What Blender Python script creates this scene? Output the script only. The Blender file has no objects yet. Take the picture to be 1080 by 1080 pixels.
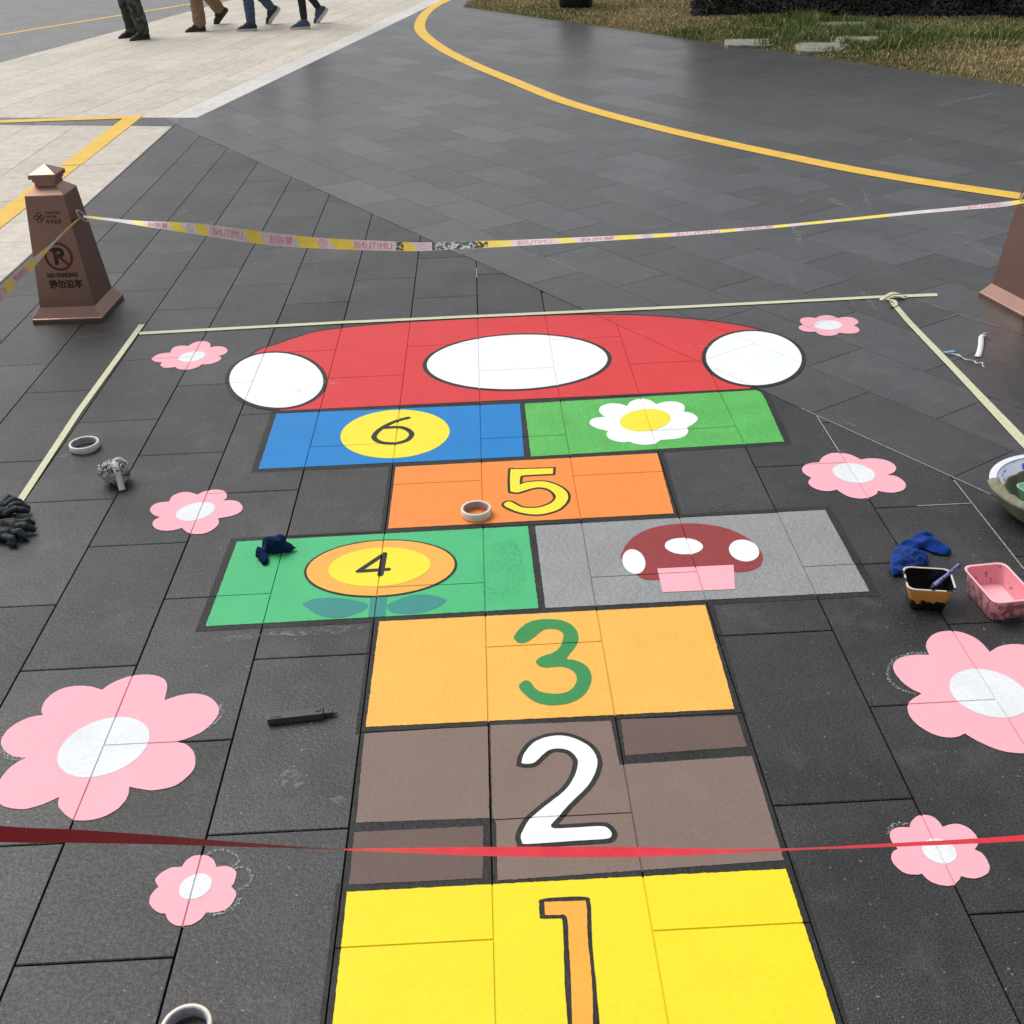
import bpy, bmesh, math, random
from math import sin, cos, pi, radians, sqrt
from mathutils import Vector, Matrix, noise
from mathutils.geometry import tessellate_polygon

random.seed(7)
sc = bpy.context.scene
COL = sc.collection

# ------------------------------------------------------------------ camera model
F, PITCH, ROLL, YAW = 1182.14, 0.52743638, -0.04186466, -0.01440701
CAM = Vector((0.3476279, 0.0, 1.7573157))
FW = Vector((-sin(YAW) * cos(PITCH), cos(YAW) * cos(PITCH), -sin(PITCH)))
RT0 = Vector((cos(YAW), sin(YAW), 0))
UP0 = RT0.cross(FW)
RT = cos(ROLL) * RT0 + sin(ROLL) * UP0
UP = -sin(ROLL) * RT0 + cos(ROLL) * UP0


def ray(u, v):
    return ((u - 540) / F) * RT - ((v - 540) / F) * UP + FW


def G(u, v, z=0.0):
    """survey point: photo pixel -> point on the horizontal plane at height z"""
    d = ray(u, v)
    t = (z - CAM.z) / d.z
    return CAM + d * t


def on_plane(u, v, p0, n):
    d = ray(u, v)
    t = (p0 - CAM).dot(n) / d.dot(n)
    return CAM + d * t


cam = bpy.data.cameras.new('camera')
cam.sensor_width = 36
cam.sensor_fit = 'HORIZONTAL'
cam.lens = F / 1080 * 36
cam.clip_start = 0.02
cam.clip_end = 2000
co = bpy.data.objects.new('camera', cam)
COL.objects.link(co)
co.matrix_world = Matrix(((RT.x, UP.x, -FW.x, CAM.x), (RT.y, UP.y, -FW.y, CAM.y), (RT.z, UP.z, -FW.z, CAM.z), (0, 0, 0, 1)))
sc.camera = co

# ------------------------------------------------------------------ object helpers


def tag(o, label=None, cat=None, group=None, kind=None):
    if label:
        o['label'] = label
    if cat:
        o['category'] = cat
    if group:
        o['group'] = group
    if kind:
        o['kind'] = kind
    return o


def empty(name, loc=(0, 0, 0), rz=0):
    o = bpy.data.objects.new(name, None)
    o.location = loc
    o.rotation_euler = (0, 0, rz)
    o.empty_display_size = .05
    COL.objects.link(o)
    return o


def link(name, me, mat=None, parent=None, smooth=False):
    if mat is not None:
        if not isinstance(mat, (list, tuple)):
            mat = [mat]
        for m in mat:
            me.materials.append(m)
    if smooth:
        for p in me.polygons:
            p.use_smooth = True
    o = bpy.data.objects.new(name, me)
    COL.objects.link(o)
    if parent is not None:
        o.parent = parent
    return o


def pyobj(name, vs, fs, mat=None, parent=None, smooth=False):
    me = bpy.data.meshes.new(name)
    me.from_pydata([tuple(v) for v in vs], [], fs)
    me.update()
    return link(name, me, mat, parent, smooth)


def bmobj(name, bm, mat=None, parent=None, smooth=False):
    me = bpy.data.meshes.new(name)
    bm.normal_update()
    bm.to_mesh(me)
    bm.free()
    return link(name, me, mat, parent, smooth)


def parent_keep(o, p):
    """attach o (whose mesh is in world space) to an unrotated Empty p"""
    o.parent = p
    o.location = -p.location
    return o


# ------------------------------------------------------------------ materials
def lin(c):
    f = lambda x: x / 12.92 if x <= .04045 else ((x + .055) / 1.055) ** 2.4
    return tuple(f(x / 255) for x in c)


class NT:
    def __init__(self, name):
        self.m = bpy.data.materials.new(name)
        self.m.use_nodes = True
        self.t = self.m.node_tree
        self.b = self.t.nodes['Principled BSDF']

    def n(self, typ, **kw):
        x = self.t.nodes.new(typ)
        for k, v in kw.items():
            if k in x.inputs:
                x.inputs[k].default_value = v
            else:
                setattr(x, k, v)
        return x

    def l(self, a, b):
        self.t.links.new(a, b)

    def pos(self):
        return self.n('ShaderNodeNewGeometry').outputs['Position']

    def noise(self, scale, detail=2, rough=.5, vec=None):
        x = self.n('ShaderNodeTexNoise')
        x.inputs['Scale'].default_value = scale
        x.inputs['Detail'].default_value = detail
        x.inputs['Roughness'].default_value = rough
        self.l(vec if vec is not None else self.pos(), x.inputs['Vector'])
        return x.outputs['Fac']

    def ramp(self, fac, stops):
        x = self.n('ShaderNodeValToRGB')
        e = x.color_ramp.elements
        while len(e) < len(stops):
            e.new(.5)
        for i, (p, c) in enumerate(stops):
            e[i].position = p
            e[i].color = (c, c, c, 1) if isinstance(c, (int, float)) else (*c, 1)
        self.l(fac, x.inputs['Fac'])
        return x.outputs['Color']

    def mix(self, fac, a, b, mode='MIX'):
        x = self.n('ShaderNodeMix', data_type='RGBA', blend_type=mode)
        for s, v in ((0, fac), (6, a), (7, b)):
            if hasattr(v, 'is_linked') or hasattr(v, 'links'):
                self.l(v, x.inputs[s])
            elif isinstance(v, (int, float)):
                x.inputs[s].default_value = v if s == 0 else (v, v, v, 1)
            else:
                x.inputs[s].default_value = (*v, 1)
        return x.outputs[2]

    def math(self, op, a, b=0.0):
        x = self.n('ShaderNodeMath', operation=op)
        for i, v in enumerate((a, b)):
            if hasattr(v, 'links'):
                self.l(v, x.inputs[i])
            else:
                x.inputs[i].default_value = v
        return x.outputs[0]

    def bump(self, h, strength=.3, dist=.001):
        x = self.n('ShaderNodeBump')
        x.inputs['Strength'].default_value = strength
        x.inputs['Distance'].default_value = dist
        self.l(h, x.inputs['Height'])
        self.l(x.outputs['Normal'], self.b.inputs['Normal'])

    def set(self, **kw):
        for k, v in kw.items():
            k = k.replace('_', ' ')
            if hasattr(v, 'links'):
                self.l(v, self.b.inputs[k])
            else:
                if k == 'Base Color' and len(v) == 3:
                    v = (*v, 1)
                self.b.inputs[k].default_value = v


def stone_mat(name, base, var=.5, grain=260, speck=.5, rough=.5, bump=.5, bdist=.0012, spec=.5, stain=.35):
    """flamed paving stone: grains, pale specks, slow stains, per-slab tone"""
    t = NT(name)
    g = t.noise(grain, 3, .65)
    g2 = t.noise(grain * .37, 2)
    c = t.ramp(g, [(.36, tuple(x * (1 - var) for x in base)), (.5, base), (.64, tuple(min(1, x * (1 + var * 1.5)) for x in base))])
    # slow stains and worn patches
    s = t.ramp(t.noise(2.3, 5, .6), [(.3, 1 - stain), (.5, 1.0), (.75, 1 + stain * .8)])
    c = t.mix(1.0, c, s, 'MULTIPLY')
    s2 = t.ramp(t.noise(13, 4, .6), [(.35, .86), (.6, 1.06)])
    c = t.mix(1.0, c, s2, 'MULTIPLY')
    a = t.n('ShaderNodeAttribute', attribute_name='tone')
    c = t.mix(1.0, c, a.outputs['Color'], 'MULTIPLY')
    if speck > 0:
        sp = t.ramp(t.noise(95, 1), [(.735, 0.0), (.765, speck)])
        c = t.mix(sp, c, (.32, .33, .33))
        dust = t.ramp(t.noise(5.2, 6, .72), [(.56, 0.0), (.78, .3)])
        c = t.mix(dust, c, (.16, .16, .155))
    t.set(Base_Color=c, Roughness=t.math('ADD', t.ramp(g2, [(.3, rough - .08), (.7, rough + .1)]), t.math('MULTIPLY', t.math('SUBTRACT', 1.0, a.outputs['Fac']), .16)), Specular_IOR_Level=spec)
    t.bump(t.math('ADD', g, t.math('MULTIPLY', g2, 1.4)), bump, bdist)
    return t.m


def paint_mat(name, rgb, rough=.5, bump=.35, bdist=.001, grain=200, mottled=.06, spec=.2, dirt=.25, pits=.3):
    base = tuple(min(.86, x / 1.12) for x in lin(rgb))
    t = NT(name)
    v = t.ramp(t.noise(7, 4, .6), [(.3, 1 - mottled), (.7, 1 + mottled * .4)])
    c = t.mix(1.0, base, v, 'MULTIPLY')
    v2 = t.ramp(t.noise(grain * .5, 2), [(.3, 1 - mottled * .9), (.65, 1.02)])
    c = t.mix(1.0, c, v2, 'MULTIPLY')
    if dirt:
        d = t.ramp(t.noise(33, 3, .6), [(.68, 0.0), (.76, dirt)])
        c = t.mix(d, c, tuple(x * .55 for x in base))
    if pits:                            # pinholes where the stone was not covered
        pt = t.ramp(t.noise(170, 3, .7), [(.66, 0.0), (.73, pits)])
        pt = t.mix(1.0, pt, t.ramp(t.noise(6, 3, .6), [(.42, 0.0), (.62, 1.0)]), 'MULTIPLY')
        c = t.mix(pt, c, tuple(x * .3 for x in base))
    t.set(Base_Color=c, Roughness=rough, Specular_IOR_Level=spec)
    h = t.math('ADD', t.noise(grain, 3, .6), t.math('MULTIPLY', t.noise(grain * .35, 2), 1.3))
    t.bump(h, bump, bdist)
    return t.m


def plain(name, rgb, rough=.5, var=.15, scale=40, bump=.2, bdist=.001, metal=0, spec=.5, srgb=True, **kw):
    base = lin(rgb) if srgb else rgb
    t = NT(name)
    c = t.ramp(t.noise(scale, 4, .6), [(.3, tuple(x * (1 - var) for x in base)), (.7, tuple(min(1, x * (1 + var)) for x in base))])
    t.set(Base_Color=c, Roughness=rough, Metallic=metal, Specular_IOR_Level=spec, **kw)
    if bump:
        t.bump(t.noise(scale * 3, 3, .6), bump, bdist)
    return t.m


def blotch(name, a, b, rough=.5, scale=40, lo=.48, hi=.54, bump=.2, spec=.5, detail=4):
    t = NT(name)
    c = t.mix(t.ramp(t.noise(scale, detail, .6), [(lo, 0.0), (hi, 1.0)]), lin(a), lin(b))
    t.set(Base_Color=c, Roughness=rough, Specular_IOR_Level=spec)
    t.bump(t.noise(scale * 2, 3), bump, .001)
    return t.m


M = {}
M['slab'] = stone_mat('dark_paving_stone', (.0305, .031, .0322), var=.85, grain=270, rough=.46, bump=.55, bdist=.0014, spec=.46, stain=.5)
M['slab_far'] = stone_mat('smooth_dark_paving_stone', (.050, .0512, .053), grain=250, rough=.35, bump=.25, speck=.3, spec=.62, stain=.22)
M['beige'] = stone_mat('beige_paving_stone', (.52, .475, .405), var=.16, grain=180, speck=0, rough=.65, bump=.25, stain=.1)
M['white_stone'] = stone_mat('pale_paving_stone', (.58, .565, .54), var=.12, grain=180, speck=0, rough=.6, bump=.25, stain=.08)
M['grout'] = plain('grout', (.02, .02, .02), .9, .3, 60, .2, srgb=False)
M['pale_grout'] = plain('pale_grout', (.3, .29, .26), .9, .3, 60, .2, srgb=False)
M['asphalt'] = stone_mat('grey_asphalt', (.19, .19, .19), var=.35, grain=120, speck=.1, rough=.75, bump=.5, stain=.15)
M['road_yellow'] = paint_mat('road_yellow_paint', (243, 199, 84), .55, .3, mottled=.12, dirt=.4)
M['yellow'] = paint_mat('yellow_paint', (255, 231, 46), .5, .15, mottled=.045)
M['disc_yellow'] = paint_mat('disc_yellow_paint', (253, 234, 66), .5, .18, mottled=.04)
M['brown'] = paint_mat('brown_paint', (136, 118, 109), .5, .45, bdist=.0014)
M['dark_brown'] = paint_mat('dark_brown_paint', (112, 94, 88), .5, .5, bdist=.0014)
M['amber'] = paint_mat('amber_paint', (253, 192, 92), .5, .5, bdist=.0015)
M['orange'] = paint_mat('orange_paint', (253, 150, 74), .5, .3)
M['digit_orange'] = paint_mat('digit_orange_paint', (252, 182, 74), .5, .3)
M['ring_orange'] = paint_mat('ring_orange_paint', (252, 184, 88), .5, .3)
M['green'] = paint_mat('mint_green_paint', (82, 194, 130), .5, .3)
M['digit_green'] = paint_mat('digit_green_paint', (66, 150, 88), .5, .3)
M['teal'] = paint_mat('teal_paint', (66, 150, 144), .5, .3)
M['blue'] = paint_mat('blue_paint', (34, 134, 208), .45, .3)
M['grass_green'] = paint_mat('leaf_green_paint', (92, 196, 90), .38, 1.0, bdist=.002, grain=165, mottled=.16, spec=.4)
M['grey'] = paint_mat('grey_paint', (156, 158, 160), .3, 1.0, bdist=.0026, grain=165, mottled=.12, spec=.5, pits=0)
M['maroon'] = paint_mat('maroon_paint', (156, 66, 68), .4, .8, bdist=.002, grain=130)
M['red'] = paint_mat('red_paint', (222, 66, 69), .5, .3)
M['white'] = paint_mat('white_paint', (246, 252, 255), .5, .14, mottled=.025, dirt=.05)
M['centre_white'] = paint_mat('flower_white_paint', (240, 245, 248), .55, .35, mottled=.08, dirt=.2)
M['pink'] = paint_mat('pink_paint', (252, 184, 197), .5, .15, mottled=.03, dirt=.06)
M['black'] = paint_mat('charcoal_line_paint', (56, 56, 55), .48, 1.0, bdist=.002, grain=210, mottled=.35, dirt=0)
M['dot_black'] = M['black']
M['chalk'] = None
t = NT('chalk')
fac = t.ramp(t.noise(240, 2, .6), [(.5, 0.0), (.6, .5)])
t.set(Base_Color=(.6, .62, .62), Roughness=.9, Alpha=fac)
M['chalk'] = t.m
t = NT('scuff')
fac = t.ramp(t.noise(46, 5, .75), [(.47, 0.0), (.7, .34)])
t.set(Base_Color=(.48, .48, .47), Roughness=.9, Alpha=fac)
M['scuff'] = t.m

# ------------------------------------------------------------------ sky and sun
w = bpy.data.worlds.new('World')
sc.world = w
w.use_nodes = True
nt = w.node_tree
sky = nt.nodes.new('ShaderNodeTexSky')
sky.sky_type = 'NISHITA'
sky.sun_disc = False
SUN_EL, SUN_AZ = radians(56), radians(-50)      # azimuth from +Y towards +X
sky.sun_elevation = SUN_EL
sky.sun_rotation = SUN_AZ
sky.altitude = 50
sky.air_density = 1.0
sky.dust_density = 3.0
sky.ozone_density = 1.0
bg = nt.nodes['Background']
bg.inputs['Strength'].default_value = .1
hs = nt.nodes.new('ShaderNodeHueSaturation')    # overcast: a nearly colourless sky
hs.inputs['Saturation'].default_value = .22
nt.links.new(sky.outputs[0], hs.inputs['Color'])
nt.links.new(hs.outputs[0], bg.inputs['Color'])
sun = bpy.data.lights.new('sun', 'SUN')
sun.energy = 1.5
sun.angle = radians(40)
sun.color = (1, .96, .9)
so = bpy.data.objects.new('sun', sun)
COL.objects.link(so)
sd = Vector((sin(SUN_AZ) * cos(SUN_EL), cos(SUN_AZ) * cos(SUN_EL), sin(SUN_EL)))
so.rotation_euler = sd.to_track_quat('Z', 'Y').to_euler()
sc.view_settings.view_transform = 'Standard'
sc.view_settings.look = 'None'
sc.view_settings.exposure = 0.44
sc.view_settings.gamma = 1

# ------------------------------------------------------------------ polygon tools
V2 = lambda p: (p[0], p[1])


def clip(poly, a, b, c):
    """keep the side a*x + b*y <= c"""
    out = []
    n = len(poly)
    for i in range(n):
        p, q = poly[i], poly[(i + 1) % n]
        dp, dq = a * p[0] + b * p[1] - c, a * q[0] + b * q[1] - c
        if dp <= 0:
            out.append(p)
        if (dp < 0 < dq) or (dq < 0 < dp):
            k = dp / (dp - dq)
            out.append((p[0] + k * (q[0] - p[0]), p[1] + k * (q[1] - p[1])))
    return out


def area(poly):
    return .5 * sum(poly[i - 1][0] * poly[i][1] - poly[i][0] * poly[i - 1][1] for i in range(len(poly)))


def ccw(poly):
    return poly if area(poly) > 0 else poly[::-1]


GAP = .0036
NX, NY = .8536, .521            # normal of the diagonal boundary
DX, DY = .521, -.8536
B0 = 3.155
P0 = (-1.98, 9.752)             # corner of the beige plaza
UX, UY = .2215, .9751           # direction of the plaza edge
MX, MY = .9751, -.2215
TX, TY = .2504, .9681           # road edge direction
RX, RY = TY, -TX
R0 = (-4.952, 13.516)
LAWN0 = 9.05
BX = -2.112                     # bay / paving boundary
BT = (.2419, .9703, .2419 * -2.13 + .9703 * 9.44)   # bay top line


def half(*hs):
    return list(hs)


REG_A = [(-1, 0, -BX), (NX, NY, B0 - GAP / 2), (0, -1, 1.2), (1, 0, 5.2)]
mP = MX * P0[0] + MY * P0[1]
uP = UX * P0[0] + UY * P0[1]
mL = MX * .24 + MY * 17.2
REG_D = [(-NX, -NY, -B0 - GAP / 2), (NX, NY, LAWN0), (-MX, -MY, -mP), (1, 0, 9.5), (0, 1, 27), (0, -1, 1)]
REG_D2 = [(-NX, -NY, -LAWN0), (-MX, -MY, -mP), (MX, MY, mL), (0, 1, 27)]
REG_S = [(MX, MY, mP), (UX, UY, uP - .002), (-BT[0], -BT[1], -BT[2]), (-1, 0, 9)]
REG_S1 = REG_S + [(-1, 0, -BX), (-NX, -NY, -B0 - GAP / 2)]
REG_S2 = REG_S + [(1, 0, BX)]
REG_BAY = [(1, 0, BX - .003), (BT[0], BT[1], BT[2] - .003), (0, -1, -2.0), (-1, 0, 7.5)]
WB = .27
REG_WB = [(MX, MY, mP - .003), (-MX, -MY, -mP + WB), (-UX, -UY, -uP), (0, 1, 27)]
r0 = RX * R0[0] + RY * R0[1]
REG_PL = [(MX, MY, mP - WB - .003), (-UX, -UY, -uP), (-RX, -RY, -r0), (0, 1, 27)]


def tiles(frame, width, length, period_phase, region, bounds, gap=GAP):
    """frame: (origin, ex, ey); rows along ey, row k spans k*width..(k+1)*width in ex"""
    (ox, oy), (ax, ay), (bx, by) = frame
    res = []
    k0, k1, y0, y1 = bounds
    for k in range(k0, k1):
        ph = period_phase(k)
        j0 = int(math.floor((y0 - ph) / length))
        j1 = int(math.ceil((y1 - ph) / length))
        for j in range(j0, j1):
            s0, s1 = k * width + gap / 2, (k + 1) * width - gap / 2
            t0, t1 = ph + j * length + gap / 2, ph + (j + 1) * length - gap / 2
            q = [(ox + ax * s + bx * t, oy + ay * s + by * t) for s, t in ((s0, t0), (s1, t0), (s1, t1), (s0, t1))]
            for h in region:
                q = clip(q, *h)
                if len(q) < 3:
                    break
            if len(q) >= 3 and abs(area(q)) > 2e-4:
                res.append(ccw(q))
    return res


FA = ((0, 0), (1, 0), (0, 1))
FD = ((B0 * NX, B0 * NY), (NX, NY), (DX, DY))
FPZ = ((P0[0], P0[1]), (-MX, -MY), (UX, UY))
TA = tiles(FA, .3, .6035, lambda k: 1.421 if k % 2 == 0 else 1.725, REG_A, (-8, 18, -1.3, 11))
phD = lambda k: -2.31 if k % 2 == 0 else -2.617
DG = .0024
TD = tiles(FD, .3035, .604, phD, REG_D, (-1, 24, -26, 8), DG)
TD += tiles(FD, .3035, .604, phD, REG_D2, (18, 40, -28, -8))
TD += tiles(FD, .3035, .604, phD, REG_S1, (-9, 9, -14, -3)) + tiles(FD, .3035, .604, phD, REG_S2, (-24, 9, -14, -1))
TBAY = tiles(((BX, 9.4), (-1, 0), (0, -1)), .42, .62, lambda k: .31 * (k % 2), REG_BAY, (0, 13, -2, 8))
TWB = tiles(FPZ, WB, .9, lambda k: 0, REG_WB, (0, 1, 0, 18))
TPL = tiles(((P0[0] - MX * WB, P0[1] - MY * WB), (-MX, -MY), (UX, UY)), .3, .9, lambda k: (.37 * k) % .9, REG_PL, (0, 18, 0, 18))
PAINT_TILES = TA + [q for q in TD if min(p[1] for p in q) < 6 and max(p[0] for p in q) > -.5]


def tile_mesh(name, polys, mat, tone=(.85, 1.15), wob=.0004, depth=.012, bev=.0016):
    vs, fs, tones = [], [], []
    for q in polys:
        z = random.uniform(-wob, 0)
        tn = random.uniform(*tone)
        n = len(q)
        cx = sum(p[0] for p in q) / n
        cy = sum(p[1] for p in q) / n
        b = len(vs)
        for p in q:                      # arris: inset top ring
            dx, dy = cx - p[0], cy - p[1]
            L = sqrt(dx * dx + dy * dy) + 1e-9
            k = min(.4, bev * 1.5 / L)
            vs.append((p[0] + dx * k, p[1] + dy * k, z))
        for p in q:
            vs.append((p[0], p[1], z - bev))
        for p in q:
            vs.append((p[0], p[1], -depth))
        fs.append(tuple(range(b, b + n)))
        tones.append(tn)
        for r in (0, 1):
            for i in range(n):
                j = (i + 1) % n
                fs.append((b + r * n + i, b + (r + 1) * n + i, b + (r + 1) * n + j, b + r * n + j))
                tones.append(tn)
    me = bpy.data.meshes.new(name)
    me.from_pydata(vs, [], fs)
    at = me.attributes.new('tone', 'FLOAT_COLOR', 'FACE')
    for i, tn in enumerate(tones):
        at.data[i].color = (tn, tn, tn, 1)
    me.update()
    o = link(name, me, mat)
    tag(o, kind='structure')
    return o


tile_mesh('paving', TA, M['slab'], (.76, 1.24))
tile_mesh('diagonal_paving', TD, M['slab_far'], (.8, 1.18), bev=.0005)
tile_mesh('parking_bay_paving', TBAY, M['beige'], (.93, 1.06), wob=.001)
tile_mesh('plaza_border', TWB, M['white_stone'], (.95, 1.04))
tile_mesh('plaza_paving', TPL, M['beige'], (.92, 1.07), wob=.001)


def flat_attr(o):
    at = o.data.attributes.new('tone', 'FLOAT_COLOR', 'FACE')
    for d in at.data:
        d.color = (1, 1, 1, 1)


g = pyobj('ground', [(-220, -220, -.0125), (220, -220, -.0125), (220, 220, -.0125), (-220, 220, -.0125)], [(0, 1, 2, 3)], M['grout'])
tag(g, kind='structure')
q = [(-60, -40), (60, -40), (60, 90), (-60, 90)]
q = clip(q, RX, RY, r0 - .004)
q = clip(q, 0, -1, -10.2)
o = pyobj('road', [(p[0], p[1], -.004) for p in q], [tuple(range(len(q)))], M['asphalt'])
flat_attr(o)
tag(o, kind='structure')

# ------------------------------------------------------------------ paint on the paving


def smooth_closed(pts, sub=6):
    """Catmull-Rom through pts; a third tuple item marks a sharp corner"""
    n = len(pts)
    out = []
    for i in range(n):
        p1, p2 = pts[i], pts[(i + 1) % n]
        p0 = pts[i - 1]
        p3 = pts[(i + 2) % n]
        a0 = p1 if len(p1) > 2 else p0
        a3 = p2 if len(p2) > 2 else p3
        for s in range(sub):
            t = s / sub
            t2, t3 = t * t, t * t * t
            out.append(tuple(.5 * (2 * p1[k] + (p2[k] - a0[k]) * t + (2 * a0[k] - 5 * p1[k] + 4 * p2[k] - a3[k]) * t2 + (3 * p1[k] - a0[k] - 3 * p2[k] + a3[k]) * t3) for k in (0, 1)))
    return out


def smooth_open(pts, sub=8):
    out = []
    n = len(pts)
    for i in range(n - 1):
        p0 = pts[max(0, i - 1)]
        p1, p2 = pts[i], pts[i + 1]
        p3 = pts[min(n - 1, i + 2)]
        for s in range(sub):
            t = s / sub
            t2, t3 = t * t, t * t * t
            out.append(tuple(.5 * (2 * p1[k] + (p2[k] - p0[k]) * t + (2 * p0[k] - 5 * p1[k] + 4 * p2[k] - p3[k]) * t2 + (3 * p1[k] - p0[k] - 3 * p2[k] + p3[k]) * t3) for k in range(len(p1))))
    out.append(tuple(pts[-1]))
    return out


def crop_px(pts, ox, oy, s):
    return [(ox + p[0] / s, oy + p[1] / s) + tuple(p[2:]) for p in pts]


def wpoly(px, smooth=True, sub=6):
    """photo pixels -> polygon on the ground"""
    pts = []
    for p in px:
        g = G(p[0], p[1])
        pts.append((g.x, g.y) + tuple(p[2:]))
    return ccw(smooth_closed(pts, sub)) if smooth else ccw([V2(p) for p in pts])


def ell_px(cx, cy, W, H, dyr=0, n=72):
    h2 = sqrt(max(1e-6, H * H - dyr * dyr))
    pts = []
    for i in range(n):
        a = 2 * pi * i / n
        g = G(cx + W * cos(a), cy + dyr * cos(a) + h2 * sin(a))
        pts.append((g.x, g.y))
    return ccw(pts)


def densify(poly, step=.012):
    out = []
    for i in range(len(poly)):
        p, q = poly[i], poly[(i + 1) % len(poly)]
        L = sqrt((p[0] - q[0]) ** 2 + (p[1] - q[1]) ** 2)
        k = max(1, int(L / step))
        for j in range(k):
            t = j / k
            out.append((p[0] + (q[0] - p[0]) * t, p[1] + (q[1] - p[1]) * t))
    return out


def jitter(poly, amp=.0008, freq=140):
    return [(p[0] + amp * noise.noise((p[0] * freq, p[1] * freq, 1.3)), p[1] + amp * noise.noise((p[0] * freq, p[1] * freq, 7.7))) for p in poly]


def offset(poly, d):
    """grow a ccw polygon by d (vertex normals)"""
    out = []
    n = len(poly)
    for i in range(n):
        a, p, b = poly[i - 1], poly[i], poly[(i + 1) % n]
        e1 = Vector((p[0] - a[0], p[1] - a[1]))
        e2 = Vector((b[0] - p[0], b[1] - p[1]))
        if e1.length < 1e-7 or e2.length < 1e-7:
            out.append(p)
            continue
        n1 = Vector((e1.y, -e1.x)).normalized()
        n2 = Vector((e2.y, -e2.x)).normalized()
        m = n1 + n2
        if m.length < 1e-6:
            m = n1
        m.normalize()
        k = d / max(.5, m.dot(n1))
        out.append((p[0] + m.x * k, p[1] + m.y * k))
    # drop points of the loops that a tight concave corner makes
    segs = [(Vector(poly[i]), Vector(poly[(i + 1) % n])) for i in range(n)]
    keep = []
    for q in out:
        v = Vector(q)
        ok = True
        for a, b in segs:
            e = b - a
            t = max(0, min(1, (v - a).dot(e) / max(1e-12, e.length_squared)))
            if (v - a - e * t).length < d * .93:
                ok = False
                break
        if ok:
            keep.append(q)
    return keep


def stroke(pts, w, cap=8):
    """polygon of a round-ended stroke along 2D points"""
    pts = [Vector(p[:2]) for p in pts]
    L, R = [], []
    n = len(pts)
    for i, p in enumerate(pts):
        d = (pts[min(n - 1, i + 1)] - pts[max(0, i - 1)]).normalized()
        nn = Vector((-d.y, d.x))
        L.append(p + nn * w / 2)
        R.append(p - nn * w / 2)
    d0 = (pts[1] - pts[0]).normalized()
    d1 = (pts[-1] - pts[-2]).normalized()
    c1 = []
    c0 = []
    for i in range(1, cap):
        a = pi / 2 - pi * i / cap
        c1.append(pts[-1] + (d1 * cos(a) + Vector((-d1.y, d1.x)) * sin(a)) * w / 2)
        c0.append(pts[0] + (-d0 * cos(a) + Vector((d0.y, -d0.x)) * sin(a)) * w / 2)
    poly = L + c1 + R[::-1] + c0
    return ccw([(p.x, p.y) for p in poly])


def bbox(q):
    return (min(p[0] for p in q), min(p[1] for p in q), max(p[0] for p in q), max(p[1] for p in q))


PT_BB = [(q, bbox(q)) for q in PAINT_TILES]


BORDER_N = [0]


def paint(name, polys, mat, layer=1, parent=None, rough_edge=.0008, step=.012, tiles_bb=None, groove=True):
    """a coat of paint: lies on every slab it covers and runs down into the joints"""
    tb = tiles_bb or PT_BB
    z = .0006 + .0006 * layer
    if layer == 0:                       # neighbouring borders overlap: keep their coats apart
        BORDER_N[0] += 1
        z -= .00003 * BORDER_N[0]
    vs, fs = [], []
    org = parent.location if parent is not None else Vector((0, 0, 0))
    for pi_, poly in enumerate(polys):
        poly = ccw(poly)
        if pi_:
            z += .00004
        if rough_edge:
            poly = jitter(densify(poly, step), rough_edge)
        tri = tessellate_polygon([[Vector((p[0], p[1], 0)) for p in poly]])
        if groove:
            b = len(vs)
            vs += [(p[0], p[1], -.0030 + .0003 * layer) for p in poly]
            for t in tri:
                f = [b + i for i in t]
                if area([poly[i] for i in t]) < 0:
                    f = f[::-1]
                fs.append(tuple(f))
        for t in tri:
            T = ccw([poly[i] for i in t])
            if area(T) < 1e-9:
                continue
            x0, y0, x1, y1 = bbox(T)
            for q, (a0, b0, a1, b1) in tb:
                if a0 > x1 or a1 < x0 or b0 > y1 or b1 < y0:
                    continue
                c = T
                m = len(q)
                for i in range(m):
                    p, r = q[i], q[(i + 1) % m]
                    ex, ey = r[0] - p[0], r[1] - p[1]
                    c = clip(c, ey, -ex, ey * p[0] - ex * p[1])
                    if len(c) < 3:
                        break
                if len(c) >= 3 and abs(area(c)) > 1e-9:
                    b = len(vs)
                    vs += [(p[0], p[1], z) for p in c]
                    fs.append(tuple(range(b, b + len(c))))
                    if groove:                      # paint that ran down the slab's edge
                        for i in range(m):
                            p, r = q[i], q[(i + 1) % m]
                            ex, ey = r[0] - p[0], r[1] - p[1]
                            L = sqrt(ex * ex + ey * ey)
                            if L < 1e-6:
                                continue
                            ex, ey = ex / L, ey / L
                            on = [abs((w_[0] - p[0]) * ey - (w_[1] - p[1]) * ex) < 2e-6 for w_ in c]
                            for k in range(len(c)):
                                k2 = (k + 1) % len(c)
                                if on[k] and on[k2]:
                                    u_, v_ = c[k], c[k2]
                                    b2 = len(vs)
                                    o_ = .0002 + .00004 * layer
                                    vs += [(u_[0], u_[1], z), (u_[0] + ey * o_, u_[1] - ex * o_, -.0034), (v_[0] + ey * o_, v_[1] - ex * o_, -.0034), (v_[0], v_[1], z)]
                                    fs.append((b2, b2 + 1, b2 + 2, b2 + 3))
    vs = [(x - org.x, y - org.y, zz) for x, y, zz in vs]
    return pyobj(name, vs, fs, mat, parent)


def mark(name, polys, mat, layer, label, cat, group=None, **kw):
    """painted thing: origin at its middle, first coat is the thing's own mesh"""
    bb = bbox(polys[0])
    e = empty(name, ((bb[0] + bb[2]) / 2, (bb[1] + bb[3]) / 2, 0))
    tag(e, label, cat, group)
    if mat is not None:
        paint(kw.pop('part', 'panel'), polys, mat, layer, e, **kw)
    return e


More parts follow.
